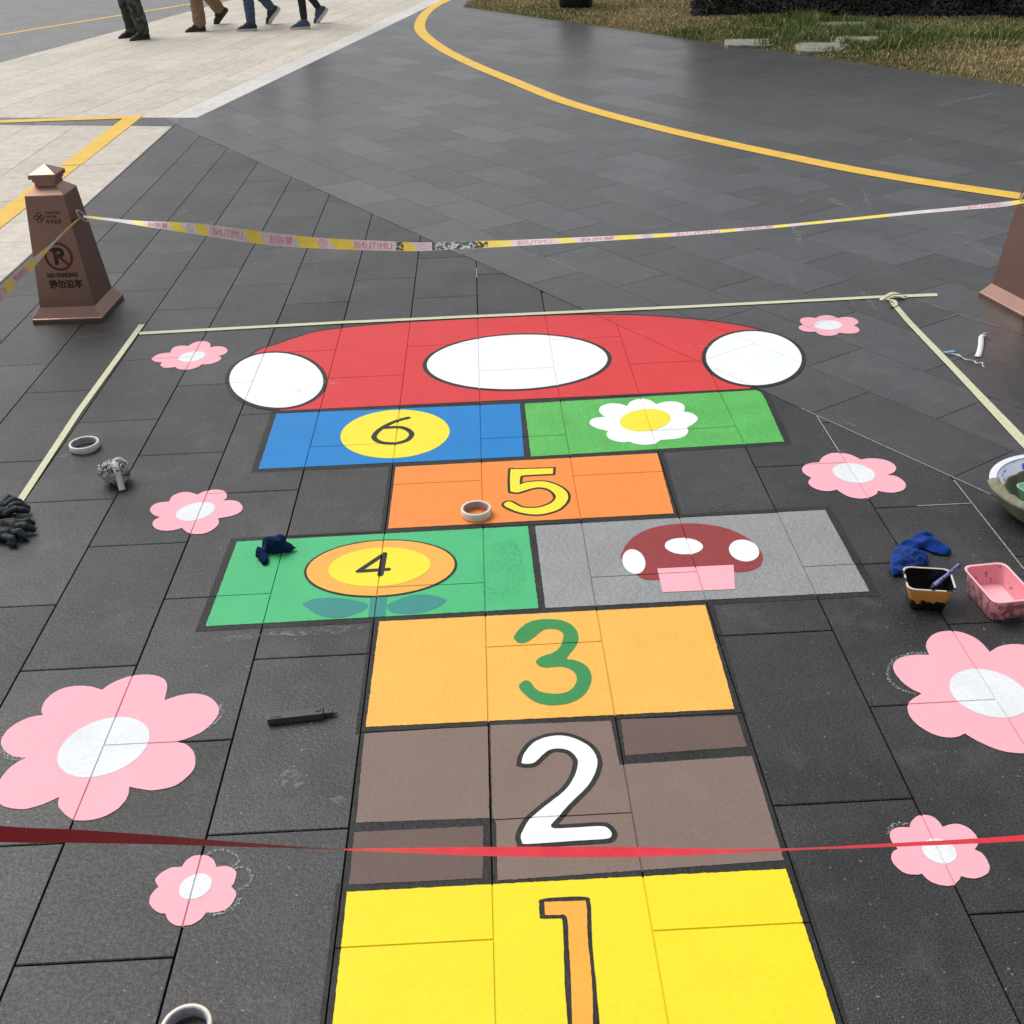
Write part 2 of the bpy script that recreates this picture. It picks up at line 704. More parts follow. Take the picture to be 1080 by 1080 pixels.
quad = lambda *p: wpoly(p, False)
SQ = 'painted squares of the hopscotch court'


def square(label, quads, mat, border=.023, mats=None, bquad=None):
    e = empty('hopscotch_square', (0, 0, 0))
    allp = [p for q in quads for p in q]
    bb = bbox(allp)
    e.location = ((bb[0] + bb[2]) / 2, (bb[1] + bb[3]) / 2, 0)
    tag(e, label, 'floor painting', SQ)
    if bquad is None:
        bquad = [offset(q, border) for q in quads]
    paint('border', bquad, M['black'], 0, e, rough_edge=.0018, step=.006, groove=False)
    for i, q in enumerate(quads):
        paint('panel', [q], mats[i] if mats else mat, 1, e, rough_edge=.0016, step=.007)
    return e


# --- square 1
q1 = quad((367, 940.5), (830, 916), (879.6, 1079), (351, 1079.5))
q1 = ccw([(.012, 1.553), (.885, 1.552), (.888, .96), (.014, .96)])
s1 = square('bright yellow floor square with an orange number 1, nearest the bottom edge', [q1], M['yellow'])
d1 = crop_px([(297, 217, 1), (590, 207, 1), (600, 260), (605, 420), (615, 560), (630, 700), (640, 860), (645, 1080), (652, 1300), (655, 1330, 1), (510, 1335, 1), (504, 1300), (497, 1080), (490, 860), (482, 680), (470, 480), (468, 400), (458, 330), (430, 305), (405, 310), (303, 310, 1)], 530, 920, 6.754)
o1 = crop_px([(262, 235), (290, 192), (585, 178), (625, 220), (632, 330), (640, 520), (660, 740), (690, 1080), (698, 1300), (700, 1370, 1), (470, 1375, 1), (468, 1300), (462, 1080), (448, 880), (440, 700), (432, 420), (423, 340), (400, 333), (278, 333), (266, 310)], 530, 920, 6.754)
paint('numeral_outline', [wpoly(o1)], M['black'], 2, s1)
paint('numeral', [wpoly(d1)], M['digit_orange'], 3, s1)

# --- square 2
q2a = quad((384.4, 774), (514.7, 765.6), (516, 863), (375.5, 868))
q2b = quad((373.6, 878), (509.8, 871.5), (509, 926.5), (368, 933.5))
q2c = quad((517.2, 765.4), (644, 760.5), (653.5, 807), (793, 797.5), (826.7, 907.5), (525, 929), (523, 867), (519.3, 862))
q2d = quad((654.5, 759), (777, 754.7), (787.6, 787.6), (659.5, 797))
s2 = square('brown floor square in four pieces with a white number 2', [q2a, q2b, q2c, q2d], None, mats=[M['brown'], M['dark_brown'], M['brown'], M['dark_brown']],
            bquad=[ccw([(.0, 1.565), (.9, 1.56), (.902, 2.028), (-.002, 2.03)])])
n2 = crop_px([(155, 352, 1), (165, 300), (200, 240), (260, 180), (340, 145), (430, 128), (520, 132), (620, 165), (710, 220), (760, 290), (772, 360), (745, 450), (690, 540), (610, 620), (530, 700), (470, 770), (395, 852, 1), (420, 882), (600, 875), (800, 865), (855, 880), (888, 920), (880, 955), (820, 970), (500, 990), (200, 1010), (160, 992), (148, 950), (170, 890), (220, 810), (300, 740), (400, 660), (500, 580), (570, 490), (605, 400), (612, 330), (580, 280), (530, 245), (450, 232), (380, 245), (320, 290), (270, 340), (235, 355), (190, 358)], 530, 760, 7.714)
p2 = wpoly(n2, sub=4)
paint('numeral_outline', [offset(p2, .0115)], M['black'], 2, s2)
paint('numeral', [p2], M['white'], 3, s2)

# --- square 3
q3 = quad((400, 655.8), (744, 638.3), (774.5, 748), (385.7, 767))
s3 = square('amber floor square with a plain green number 3', [q3], M['amber'])
n3 = crop_px([(118, 330), (135, 285), (190, 220), (270, 165), (370, 138), (480, 132), (600, 142), (690, 175), (750, 225), (785, 300), (780, 370), (740, 440), (690, 500), (660, 548, 1), (740, 555), (830, 590), (890, 640), (920, 710), (918, 780), (880, 870), (810, 945), (700, 1000), (580, 1022), (460, 1022), (340, 990), (250, 930), (190, 870), (168, 825), (200, 785), (250, 765), (300, 795), (340, 850), (400, 885), (490, 903), (590, 903), (680, 880), (740, 830), (768, 770), (765, 720), (730, 670), (660, 635), (580, 625), (500, 632), (430, 635), (370, 610), (345, 575), (370, 540), (430, 510), (510, 485), (580, 440), (610, 390), (630, 320), (625, 280), (590, 250), (530, 235), (460, 235), (400, 260), (340, 310), (270, 360), (220, 380), (160, 375)], 530, 640, 9.818)
paint('numeral', [wpoly(n3, sub=4)], M['digit_green'], 2, s3)

# --- square 4
q4 = quad((250, 571.6), (556.7, 555), (568, 641.7), (216.7, 660.8))
s4 = square('mint green floor square with number 4 on an orange ringed yellow disc', [q4], M['green'])
ring = ell_px(310 + 549 / 6, 560 + 240 / 6, 469 / 6, 175 / 6, -25 / 6)
lf = wpoly(crop_px([(50, 465, 1), (130, 432), (240, 425), (350, 435), (440, 455), (470, 470, 1), (450, 500), (380, 530), (300, 550), (220, 550), (150, 530), (100, 500)], 310, 560, 6))
rf = wpoly(crop_px([(588, 472, 1), (680, 430), (780, 405), (880, 410), (970, 438, 1), (930, 475), (860, 505), (770, 525), (680, 527), (610, 512)], 310, 560, 6))
stm = wpoly(crop_px([(485, 410), (590, 405), (580, 543), (470, 548)], 310, 560, 6), False)
paint('leaf', [lf], M['teal'], 2, s4)
paint('leaf', [rf], M['teal'], 2, s4)
paint('stem', [stm], M['teal'], 2, s4)
paint('disc_outline', [offset(ring, .007)], M['black'], 3, s4)
paint('disc', [ring], M['ring_orange'], 4, s4)
paint('disc_centre', [ell_px(310 + 541 / 6, 560 + 234 / 6, 323 / 6, 124 / 6, -19 / 6)], M['disc_yellow'], 5, s4)
gg = lambda pts, ox, oy, s: [V2(G(ox + a / s, oy + b / s)) for a, b in pts]
paint('numeral', [stroke(gg([(572, 152), (490, 208), (408, 262)], 310, 560, 6), .016), stroke(gg([(408, 262), (500, 256), (598, 250)], 310, 560, 6), .016), stroke(gg([(572, 152), (560, 220), (548, 283)], 310, 560, 6), .018)], M['black'], 6, s4)

t = NT('green_smear')
fac = t.ramp(t.noise(95, 4, .75), [(.44, 0.0), (.7, .34)])
fac = t.mix(1.0, fac, t.ramp(t.noise(9, 3, .5), [(.4, .2), (.6, 1.0)]), 'MULTIPLY')
t.set(Base_Color=(.02, .22, .075), Roughness=.45, Alpha=fac)
t.bump(t.noise(170, 3), .8, .003)
M['green_smear'] = t.m
paint('smear', [wpoly([(504, 585), (520, 574), (543, 570), (552, 592), (556, 618), (540, 634), (518, 637), (505, 615)])], M['green_smear'], 2, s4, groove=False)

# --- grey square with a plain toadstool
qg = quad((564.3, 555), (870, 538), (917, 624), (575.4, 641.6))
sg = square('grey floor square with a plain maroon and pink toadstool', [qg], M['grey'])
cap = wpoly(crop_px([(95, 260), (130, 200), (200, 140), (300, 100), (430, 78), (550, 75), (660, 85), (770, 110), (860, 150), (930, 200), (975, 250), (988, 300), (970, 345), (920, 372), (850, 384), (815, 384, 1), (310, 434, 1), (240, 430), (180, 395), (110, 320), (88, 285)], 640, 540, 6))
paint('toadstool_cap', [cap], M['maroon'], 2, sg)
paint('toadstool_stem', [wpoly(crop_px([(320, 362), (802, 338), (812, 492), (352, 512)], 640, 540, 6), False)], M['pink'], 3, sg)
for c in ((487, 220, 121, 52, 4), (171, 318, 73, 78, 12), (868, 248, 96, 69, 10)):
    paint('spot', [ell_px(640 + c[0] / 6, 540 + c[1] / 6, c[2] / 6, c[3] / 6, c[4] / 6, 48)], M['white'], 3, sg)

# --- square 5
q5 = quad((417.3, 492.7), (693.3, 478.3), (710.7, 541.7), (409.3, 557.7))
s5 = square('orange floor square with a yellow number 5 outlined in black', [q5], M['orange'])
n5 = crop_px([(345, 150), (370, 140, 1), (752, 130, 1), (748, 183, 1), (600, 190), (462, 199), (440, 215), (432, 268), (436, 285), (470, 272), (520, 262), (600, 255), (680, 258), (760, 280), (830, 315), (880, 360), (892, 410), (870, 460), (810, 515), (720, 550), (620, 568), (520, 565), (420, 545), (340, 515), (295, 490), (285, 470), (310, 450), (350, 450), (400, 475), (450, 500), (520, 508), (600, 505), (680, 485), (740, 455), (775, 415), (765, 375), (720, 335), (660, 315), (600, 312), (530, 325), (470, 345), (410, 360), (360, 352), (344, 330)], 500, 480, 9)
p5 = wpoly(n5, sub=4)
paint('numeral_outline', [offset(p5, .0085)], M['black'], 2, s5)
paint('numeral', [p5], M['disc_yellow'], 3, s5)

# --- square 6
q6 = quad((291.6, 436.5), (548.3, 426), (552.7, 481.7), (272.6, 495))
s6 = square('blue floor square with a black number 6 on a yellow disc', [q6], M['blue'])
paint('disc', [ell_px(350 + 514 / 7.714, 420 + 294 / 7.714, 444 / 7.714, 197 / 7.714, -22 / 7.714)], M['disc_yellow'], 2, s6)
k6 = smooth_open(gg([(622, 164), (560, 178), (480, 208), (400, 252), (350, 300), (348, 332), (385, 358), (450, 371), (530, 370), (610, 346), (648, 308), (640, 278), (600, 252), (540, 239), (440, 244)], 350, 420, 7.714), 6)
hl = len(k6) // 2
paint('numeral', [stroke(k6[:hl + 1], .0195), stroke(k6[hl:], .0195)], M['black'], 3, s6)

# --- green square with daisy
qd = quad((553.2, 426), (797, 411.7), (802, 413.5), (806.5, 420), (827, 466), (560, 481.8))
sdz = square('leaf green floor square with a white daisy, right of the blue square', [qd], M['grass_green'])
dz = wpoly(crop_px([(90, 285), (120, 245), (215, 232, 1), (170, 190), (185, 145), (260, 122), (340, 127), (395, 145, 1), (430, 105), (510, 83), (590, 100), (632, 130, 1), (700, 110), (790, 108), (850, 130), (866, 160), (855, 187, 1), (930, 205), (972, 245), (940, 285), (885, 318, 1), (893, 350), (870, 385), (800, 410), (670, 420, 1), (620, 450), (540, 460), (460, 450), (420, 435, 1), (340, 437), (260, 415), (230, 380), (240, 347, 1), (150, 325)], 610, 410, 7.714))
paint('petals', [dz], M['white'], 2, sdz)
paint('flower_centre', [ell_px(610 + 543 / 7.714, 410 + 259 / 7.714, 207 / 7.714, 91 / 7.714, -2)], M['disc_yellow'], 3, sdz)

# --- red arch with white ovals
ct = [(295.5, 433.4, 1), (262, 408, 0), (252, 390), (270.7, 371), (291, 363.8), (311.5, 356.7), (331.9, 350.6), (360.4, 346.5), (393, 343.2), (450, 339.2), (536.5, 334.9), (600, 332.8), (640, 332.4), (682.6, 333.4), (725, 336.6), (757, 340), (789, 345.5), (815, 353), (838, 366), (832, 384), (815, 398), (789, 410.2, 1)]
ct = [p if len(p) == 2 or p[2] else p[:2] for p in ct]
redp = wpoly(ct)
arch = mark('painted_arch', [redp], None, 1, 'big red painted arch with three white ovals at the far end of the court', 'floor painting')
paint('border', [offset(redp, .016)], M['black'], 0, arch, rough_edge=.0015)
paint('panel', [redp], M['red'], 1, arch)
for c in ((291.5, 401.5, 49.5, 29, 1), (545.5, 382.2, 95.3, 28.8, -3.2), (795, 378.3, 50.5, 28.5, 1)):
    e = ell_px(*c)
    paint('oval_outline', [offset(e, .017)], M['black'], 2, arch)
    paint('oval', [e], M['white'], 3, arch)

# --- painted flowers
FL = 'pink flowers painted beside the court'
flowers = [
    ('largest pink painted flower, left of the brown square', (0, 700, 4.32),
     [(195, 235, 1), (190, 205), (215, 160), (270, 120), (340, 103), (410, 105), (465, 120, 1), (520, 85), (600, 57), (690, 52), (745, 70), (762, 105), (750, 168, 1), (820, 145), (900, 138), (965, 160), (998, 205), (985, 250), (930, 305), (860, 340), (800, 357, 1), (850, 370), (885, 410), (888, 470), (850, 520), (790, 560), (700, 578), (640, 572), (590, 562, 1), (580, 610), (540, 660), (470, 700), (400, 715), (330, 710), (280, 670), (265, 640), (272, 608, 1), (200, 640), (120, 663), (50, 660), (0, 640), (-16, 600), (-10, 550), (30, 490), (80, 450), (118, 430, 1), (60, 422), (20, 395), (5, 355), (30, 310), (80, 270), (140, 245)],
     (472, 383, 210, 138, -52)),
    ('small pink painted flower with a ghost chalk outline, bottom left below the red ribbon', (140, 890, 7.714),
     [(400, 190, 1), (430, 145), (480, 108), (545, 93), (610, 100), (655, 130), (672, 160), (680, 192, 1), (740, 183), (800, 193), (838, 225), (840, 265), (825, 320), (803, 350, 1), (830, 380), (843, 415), (830, 455), (780, 520), (720, 550), (650, 562), (600, 556, 1), (560, 610), (490, 655), (410, 670), (350, 665), (290, 625), (265, 570, 1), (220, 565), (165, 530), (135, 480), (150, 420), (180, 380), (210, 352, 1), (190, 318), (188, 285), (230, 240), (290, 205), (340, 192)],
     (511, 351, 134, 106, -35)),
    ('small pink painted flower just inside the far left corner of the masking tape', (150, 350, 10.8),
     [(325, 238, 1), (330, 210), (370, 175), (440, 160), (525, 163, 1), (580, 130), (670, 108), (740, 115), (775, 140), (775, 178, 1), (850, 167), (930, 175), (970, 205), (965, 235), (920, 265), (862, 275, 1), (895, 290), (895, 315), (850, 345), (770, 370), (675, 375, 1), (640, 400), (560, 428), (480, 433), (410, 425), (378, 403, 1), (300, 412), (240, 408), (208, 380), (225, 348, 1), (160, 345), (112, 320), (115, 300), (170, 265), (240, 245)],
     (568, 286, 154, 61, -22)),
    ('pink painted flower left of the mint green square, below the grey tape wad', (150, 505, 9),
     [(255, 218, 1), (290, 165), (370, 132), (450, 130), (525, 152, 1), (590, 122), (690, 105), (770, 115), (802, 150), (800, 185), (768, 210, 1), (840, 205), (910, 220), (952, 265), (940, 310), (880, 345), (800, 365), (720, 378, 1), (728, 420), (690, 470), (610, 515), (520, 527), (440, 515), (400, 490), (378, 468, 1), (300, 490), (200, 495), (130, 475), (98, 435), (115, 395), (170, 365, 1), (110, 345), (75, 300), (100, 255), (160, 228)],
     (507, 315, 186, 90, -36)),
    ('small pink painted flower just inside the far right corner of the masking tape', (830, 320, 12),
     [(365, 188, 1), (410, 165), (490, 152), (570, 160), (645, 188, 1), (720, 175), (820, 180), (890, 215), (900, 250), (850, 283, 1), (900, 310), (917, 345), (880, 375), (800, 385), (720, 382), (660, 373, 1), (620, 400), (550, 412), (470, 410), (400, 390), (365, 360, 1), (290, 362), (200, 350), (148, 315), (165, 285), (205, 275, 1), (165, 235), (180, 195), (240, 180), (300, 180)],
     (520, 278, 177, 62, 2)),
    ('pink painted flower on the right, above the grey square', (835, 465, 8.308),
     [(240, 190, 1), (270, 145), (340, 112), (430, 108), (520, 125), (605, 165, 1), (690, 155), (800, 165), (880, 195), (915, 240), (890, 280), (835, 300, 1), (910, 310), (970, 345), (1000, 385), (980, 430), (900, 455), (820, 452), (755, 440, 1), (740, 470), (670, 500), (590, 508), (500, 490), (430, 455), (395, 428, 1), (330, 442), (250, 435), (175, 405), (145, 365), (172, 325, 1), (110, 290), (90, 250), (120, 210), (180, 195)],
     (543, 285, 187, 87, 22)),
    ('large pink painted flower cut by the right edge, below the paint trays', (930, 655, 7.2),
     [(360, 258, 1), (335, 190), (360, 130), (420, 90), (510, 77), (600, 87), (690, 120), (760, 170), (820, 237, 1), (880, 200), (960, 180), (1060, 180), (1150, 205), (1220, 250), (1270, 320), (1270, 400, 1), (1340, 440), (1400, 520), (1390, 600), (1330, 650), (1240, 670, 1), (1280, 750), (1290, 850), (1230, 950), (1130, 1000), (1000, 1003), (870, 975), (750, 925), (660, 875), (630, 855, 1), (580, 880), (500, 887), (400, 865), (290, 805), (215, 730), (195, 660), (215, 610), (300, 553, 1), (220, 515), (140, 450), (85, 360), (110, 300), (180, 268), (270, 258)],
     (815, 553, 303, 187, 62)),
    ('small pink painted flower crossed by the red ribbon, at lower right', (925, 850, 8.308),
     [(285, 190, 1), (300, 140), (350, 95), (410, 82), (480, 95), (540, 140), (575, 187, 1), (640, 165), (710, 160), (790, 190), (850, 240), (885, 300), (880, 345), (855, 385, 1), (920, 420), (970, 490), (988, 550), (960, 600), (880, 637), (800, 635), (735, 617, 1), (715, 660), (660, 698), (590, 702), (500, 680), (440, 645), (395, 598, 1), (330, 605), (240, 590), (160, 530), (125, 465), (135, 410), (182, 378, 1), (130, 320), (112, 265), (130, 215), (190, 190)],
     (546, 400, 151, 110, 30)),
]
for lab, (ox, oy, s), pts, c in flowers:
    pet = wpoly(crop_px(pts, ox, oy, s), sub=5)
    e = mark('painted_flower', [pet], M['pink'], 1, lab, 'floor painting', FL, part='petals')
    paint('flower_centre', [ell_px(ox + c[0] / s, oy + c[1] / s, c[2] / s, c[3] / s, c[4] / s, 60)], M['centre_white'], 2, e)

# --- yellow road markings (structure)


def band(name, left, right, mat, z=.0022):
    n = len(left)
    vs = [(p[0], p[1], z) for p in left] + [(p[0], p[1], z) for p in right]
    fs = []
    for i in range(n - 1):
        f = (i, i + 1, n + i + 1, n + i)
        a = area([V2(vs[k]) for k in f])
        fs.append(f if a > 0 else f[::-1])
    o = pyobj(name, vs, fs, mat)
    flat_attr(o)
    return tag(o, kind='structure')


def resample(pts, n):
    d = [0]
    for i in range(1, len(pts)):
        d.append(d[-1] + sqrt(sum((pts[i][k] - pts[i - 1][k]) ** 2 for k in range(len(pts[0])))))
    out = []
    j = 0
    for i in range(n):
        s = d[-1] * i / (n - 1)
        while j < len(d) - 2 and d[j + 1] < s:
            j += 1
        t = (s - d[j]) / max(1e-9, d[j + 1] - d[j])
        out.append(tuple(pts[j][k] + (pts[j + 1][k] - pts[j][k]) * t for k in range(len(pts[0]))))
    return out


cl = [(472, .1), (461, 5), (449, 14), (442.5, 26.7), (447.5, 37.2), (468.3, 52.5), (500, 68.4), (540, 85), (600, 108.6), (700, 136.2), (840, 167), (945, 187.1), (1075, 207), (1200, 224)]
cw = [V2(G(*p)) for p in cl]
far = [(cw[0][0] + UX * d + .02 * d, cw[0][1] + UY * d) for d in (6, 4, 2)]
cw = resample(smooth_open(far + cw, 10), 160)
LW = .135
nl, nr = [], []
for i, p in enumerate(cw):
    a, b = cw[max(0, i - 1)], cw[min(len(cw) - 1, i + 1)]
    d = Vector((b[0] - a[0], b[1] - a[1])).normalized()
    j = .003 * noise.noise((p[0] * 9, p[1] * 9, 0))
    nl.append((p[0] - d.y * (LW / 2 + j), p[1] + d.x * (LW / 2 + j)))
    nr.append((p[0] + d.y * (LW / 2 - j), p[1] - d.x * (LW / 2 - j)))
band('yellow_curve_line', nl, nr, M['road_yellow'])


def rectband(name, p, q, w, mat, z=.0022):
    d = Vector((q[0] - p[0], q[1] - p[1])).normalized()
    n = Vector((-d.y, d.x)) * w / 2
    return band(name, [(p[0] + n.x, p[1] + n.y), (q[0] + n.x, q[1] + n.y)], [(p[0] - n.x, p[1] - n.y), (q[0] - n.x, q[1] - n.y)], mat, z)


rectband('yellow_bay_line', (-2.545, 9.9), (-2.545, 8.18), .15, M['road_yellow'])
rectband('yellow_bay_line', (-2.55, 8.165), (-2.55, 6.45), .15, M['road_yellow'])
rectband('yellow_bay_line', (-2.56, 6.42), (-2.56, 4.6), .15, M['road_yellow'])
rectband('yellow_bay_line', (-2.475, 9.895), (-5.6, 10.06), .12, M['road_yellow'], .0028)
rectband('yellow_road_line', (-7.6, 13.5), (-2.2, 21.9), .1, M['road_yellow'], -.002)

# pale grout left in a few joints (snapped to the joints themselves)
def on_diag(p, off=B0):
    k = NX * p[0] + NY * p[1] - off
    return (p[0] - NX * k, p[1] - NY * k)


gp = lambda u, v: V2(G(u, v))
for p, q in ((on_diag(gp(845, 431)), on_diag(gp(1046, 521))), ((1.5, 3.60), (1.5, 3.31)), ((1.8, 3.08), (1.8, 2.56)), ((1.63, 2.932), (1.795, 2.932)),
             (on_diag(gp(475, 262)), on_diag(gp(487, 268))), (on_diag(gp(575, 272), B0 + .3035), on_diag(gp(611, 287), B0 + .3035)), ((.3, 5.45), (.3, 5.3))):
    rectband('pale_joint', p, q, .0042, M['pale_grout'], .0009)
# chalk strokes
CH = 'loose chalk strokes on the paving'


def chalk(pxs, label, w=.008, smooth=True, mat='chalk', name='chalk_line'):
    pts = [V2(G(*p)) for p in pxs]
    if smooth and len(pts) > 2:
        pts = smooth_open(pts, 8)
    cx, cy = pts[len(pts) // 2]
    vs, fs = [], []
    n = len(pts)
    for i, p in enumerate(pts):
        a, b = pts[max(0, i - 1)], pts[min(n - 1, i + 1)]
        d = Vector((b[0] - a[0], b[1] - a[1])).normalized()
        for s in (-1, 1):
            vs.append((p[0] - d.y * s * w / 2 - cx, p[1] + d.x * s * w / 2 - cy, .0035))
    for i in range(n - 1):
        fs.append((2 * i, 2 * i + 1, 2 * i + 3, 2 * i + 2)[::-1])
    o = pyobj(name, vs, fs, M[mat])
    o.location = (cx, cy, 0)
    return tag(o, label, 'chalk mark', CH)


cp = lambda pts, ox, oy, s: [(ox + a / s, oy + b / s) for a, b in pts]
chalk(cp([(600, 98), (660, 68), (740, 55), (800, 75), (850, 110), (868, 145), (820, 195)], 140, 890, 7.714), 'upper chalk loop of the ghost petals beside the small lower left flower', .006)
chalk(cp([(830, 205), (890, 195), (950, 225), (972, 270), (950, 330), (910, 360), (850, 382)], 140, 890, 7.714), 'lower chalk loop of the ghost petals beside the small lower left flower', .006)
chalk(cp([(600, 560), (660, 578), (740, 565), (810, 535), (850, 500), (868, 450)], 140, 890, 7.714), 'dotted chalk arc hugging the lower right of the small lower left flower', .009)
chalk(cp([(345, 250), (280, 248), (180, 262), (95, 300), (60, 350), (45, 430), (90, 490), (160, 535), (260, 560)], 930, 655, 7.2), 'chalk smear along the left petals of the large flower at right edge', .008)
chalk(cp([(1000, 190), (1012, 220), (995, 260), (930, 308)], 0, 700, 4.32), 'chalk trace along the right petal of the largest flower', .007)
chalk(cp([(0, 400), (30, 425), (70, 437), (110, 435)], 0, 700, 4.32), 'chalk trace in the left notch of the largest flower', .012)
chalk(cp([(100, 260), (110, 210), (150, 175), (210, 162), (275, 172)], 925, 850, 8.308), 'chalk dots over the upper left petal of the ribbon crossed flower', .009)
chalk(cp([(60, 712), (135, 683)], 980, 180, 4.5), 'short chalk stroke forming the left arm of a V near the right bollard', .008)
chalk(cp([(135, 683), (320, 740)], 980, 180, 4.5), 'longer chalk stroke forming the right arm of a V near the right bollard', .008)
chalk(cp([(10, 640), (85, 665)], 980, 180, 4.5), 'single short chalk stroke above the V, beyond the masking tape corner', .007)

# faded scuffs: uncountable, one object
vs, fs = [], []
random.seed(3)


def scuff(u0, v0, u1, v1, w):
    p, q = G(u0, v0), G(u1, v1)
    d = (q - p).normalized()
    n = Vector((-d.y, d.x, 0))
    k = 10
    b = len(vs)
    for i in range(k + 1):
        c = p.lerp(q, i / k)
        ww = w * (.35 + .65 * sin(pi * (i + .4) / (k + .8))) * random.uniform(.6, 1.2)
        vs.append((c.x + n.x * ww, c.y + n.y * ww, .0031))
        vs.append((c.x - n.x * ww, c.y - n.y * ww, .0031))
    for i in range(k):
        fs.append((b + 2 * i, b + 2 * i + 1, b + 2 * i + 3, b + 2 * i + 2))


for a in ((648, 60, 678, 63, .02), (661, 74, 694, 70, .03), (990, 112, 1050, 98, .03), (1010, 108, 1055, 97, .02), (1018, 256, 1051, 271, .012), (875, 209, 898, 223, .03), (910, 200, 916, 216, .012), (838, 214, 852, 212, .02), (832, 292, 838, 300, .012), (836, 235, 846, 262, .02),
          (905, 210, 925, 220, .015), (350, 850, 362, 842, .02), (1003, 247, 1020, 245, .02), (920, 250, 926, 252, .012), (997, 173, 1008, 172, .015), (300, 815, 318, 830, .03), (225, 676, 300, 668, .016), (290, 669, 385, 663, .018), (905, 303, 926, 330, .008), (895, 315, 905, 328, .008)):
    scuff(*a)
for i in range(46):
    x, y = random.uniform(-2, 4.6), random.uniform(2.5, 11)
    L = random.uniform(.02, .16)
    a = random.uniform(0, pi)
    w = random.uniform(.004, .014)
    b = len(vs)
    for s, t in ((-1, -1), (1, -1), (1, 1), (-1, 1)):
        vs.append((x + cos(a) * L * s / 2 - sin(a) * w * t, y + sin(a) * L * s / 2 + cos(a) * w * t, .0032))
    fs.append((b, b + 1, b + 2, b + 3))
o = pyobj('paving_scuffs', vs, fs, M['scuff'])
tag(o, 'faint pale scuffs and dust smears scattered over the dark paving', 'scuffs', kind='stuff')

# ------------------------------------------------------------------ modelled things: helpers


def bm_prims(prims, seg=14):
    """closed spheres and tapered tubes: ((x,y,z),r,(x,y,z),r) capsules"""
    bm = bmesh.new()
    for a, ra, b, rb in prims:
        a, b = Vector(a), Vector(b)
        for c, r in ((a, ra), (b, rb)):
            bmesh.ops.create_uvsphere(bm, u_segments=seg, v_segments=max(6, seg // 2), radius=r, matrix=Matrix.Translation(c))
        d = b - a
        if d.length > 1e-5:
            mt = Matrix.Translation((a + b) / 2) @ d.to_track_quat('Z', 'Y').to_matrix().to_4x4()
            bmesh.ops.create_cone(bm, cap_ends=True, segments=seg, radius1=ra, radius2=rb, depth=d.length, matrix=mt)
    return bm


def blob(name, prims, voxel, mat, parent=None, smooth=3, warp=None, seg=14):
    """one continuous surface grown over the given limbs"""
    bm = bm_prims(prims, seg)
    me = bpy.data.meshes.new('tmp')
    bm.to_mesh(me)
    bm.free()
    ob = bpy.data.objects.new('tmp', me)
    COL.objects.link(ob)
    r = ob.modifiers.new('r', 'REMESH')
    r.mode = 'VOXEL'
    r.voxel_size = voxel
    if smooth:
        s = ob.modifiers.new('s', 'SMOOTH')
        s.iterations = smooth
        s.factor = .6
    dg = bpy.context.evaluated_depsgraph_get()
    dg.update()
    out = bpy.data.meshes.new_from_object(ob.evaluated_get(dg))
    bpy.data.objects.remove(ob)
    bpy.data.meshes.remove(me)
    out.name = name
    if warp:
        ns = [v.normal.copy() for v in out.vertices]
        for v, n in zip(out.vertices, ns):
            v.co = warp(v.co.copy(), n)
    out.update()
    return link(name, out, mat, parent, True)


def folds(scale, amp, seed=0, flat=True):
    def f(p, n):
        q = p * scale + Vector((seed, seed * 1.7, seed * .3))
        a = noise.ridged_multi_fractal(q, 1.0, 2.1, 3, 1.0, 2.0) - 1.0
        b = noise.noise(q * .6)
        p = p + n * amp * (a * .7 + b)
        if flat and p.z < .0015:
            p.z = .0015
        return p
    return f


def lathe(name, prof, mat, parent=None, n=48, smooth=True, center=(0, 0, 0)):
    """closed ring profile [(r,z)...] turned about Z"""
    vs, fs = [], []
    m = len(prof)
    for i in range(n):
        a = 2 * pi * i / n
        for r, z in prof:
            vs.append((center[0] + r * cos(a), center[1] + r * sin(a), center[2] + z))
    for i in range(n):
        j = (i + 1) % n
        for k in range(m - 1):
            fs.append((i * m + k, j * m + k, j * m + k + 1, i * m + k + 1))
    return pyobj(name, vs, fs, mat, parent, smooth)


def box_bm(bm, c, s, rz=0, bevel=0):
    r = bmesh.ops.create_cube(bm, size=1)
    mt = Matrix.Translation(c) @ Matrix.Rotation(rz, 4, 'Z') @ Matrix.Diagonal((*s, 1))
    bmesh.ops.transform(bm, matrix=mt, verts=r['verts'])
    if bevel:
        es = list({e for v in r['verts'] for e in v.link_edges})
        bmesh.ops.bevel(bm, geom=es, offset=bevel, segments=2, affect='EDGES', profile=.6)


def frame_mesh(rings, cap=True):
    """stack of square rings [(half, z)] -> verts, faces"""
    vs, fs = [], []
    for h, z in rings:
        vs += [(-h, -h, z), (h, -h, z), (h, h, z), (-h, h, z)]
    for i in range(len(rings) - 1):
        for k in range(4):
            a, b = i * 4 + k, i * 4 + (k + 1) % 4
            fs.append((a, b, b + 4, a + 4))
    return vs, fs


def text_mesh(body, size, align='CENTER', offset=0.0, extrude=0.0):
    cu = bpy.data.curves.new('t', 'FONT')
    cu.body = body
    cu.size = size
    cu.align_x = align
    cu.align_y = 'CENTER'
    cu.offset = offset
    cu.extrude = extrude
    cu.resolution_u = 3
    ob = bpy.data.objects.new('t', cu)
    COL.objects.link(ob)
    dg = bpy.context.evaluated_depsgraph_get()
    dg.update()
    me = bpy.data.meshes.new_from_object(ob.evaluated_get(dg))
    bpy.data.objects.remove(ob)
    bpy.data.curves.remove(cu)
    vs = [v.co.copy() for v in me.vertices]
    fs = [tuple(p.vertices) for p in me.polygons]
    bpy.data.meshes.remove(me)
    return vs, fs


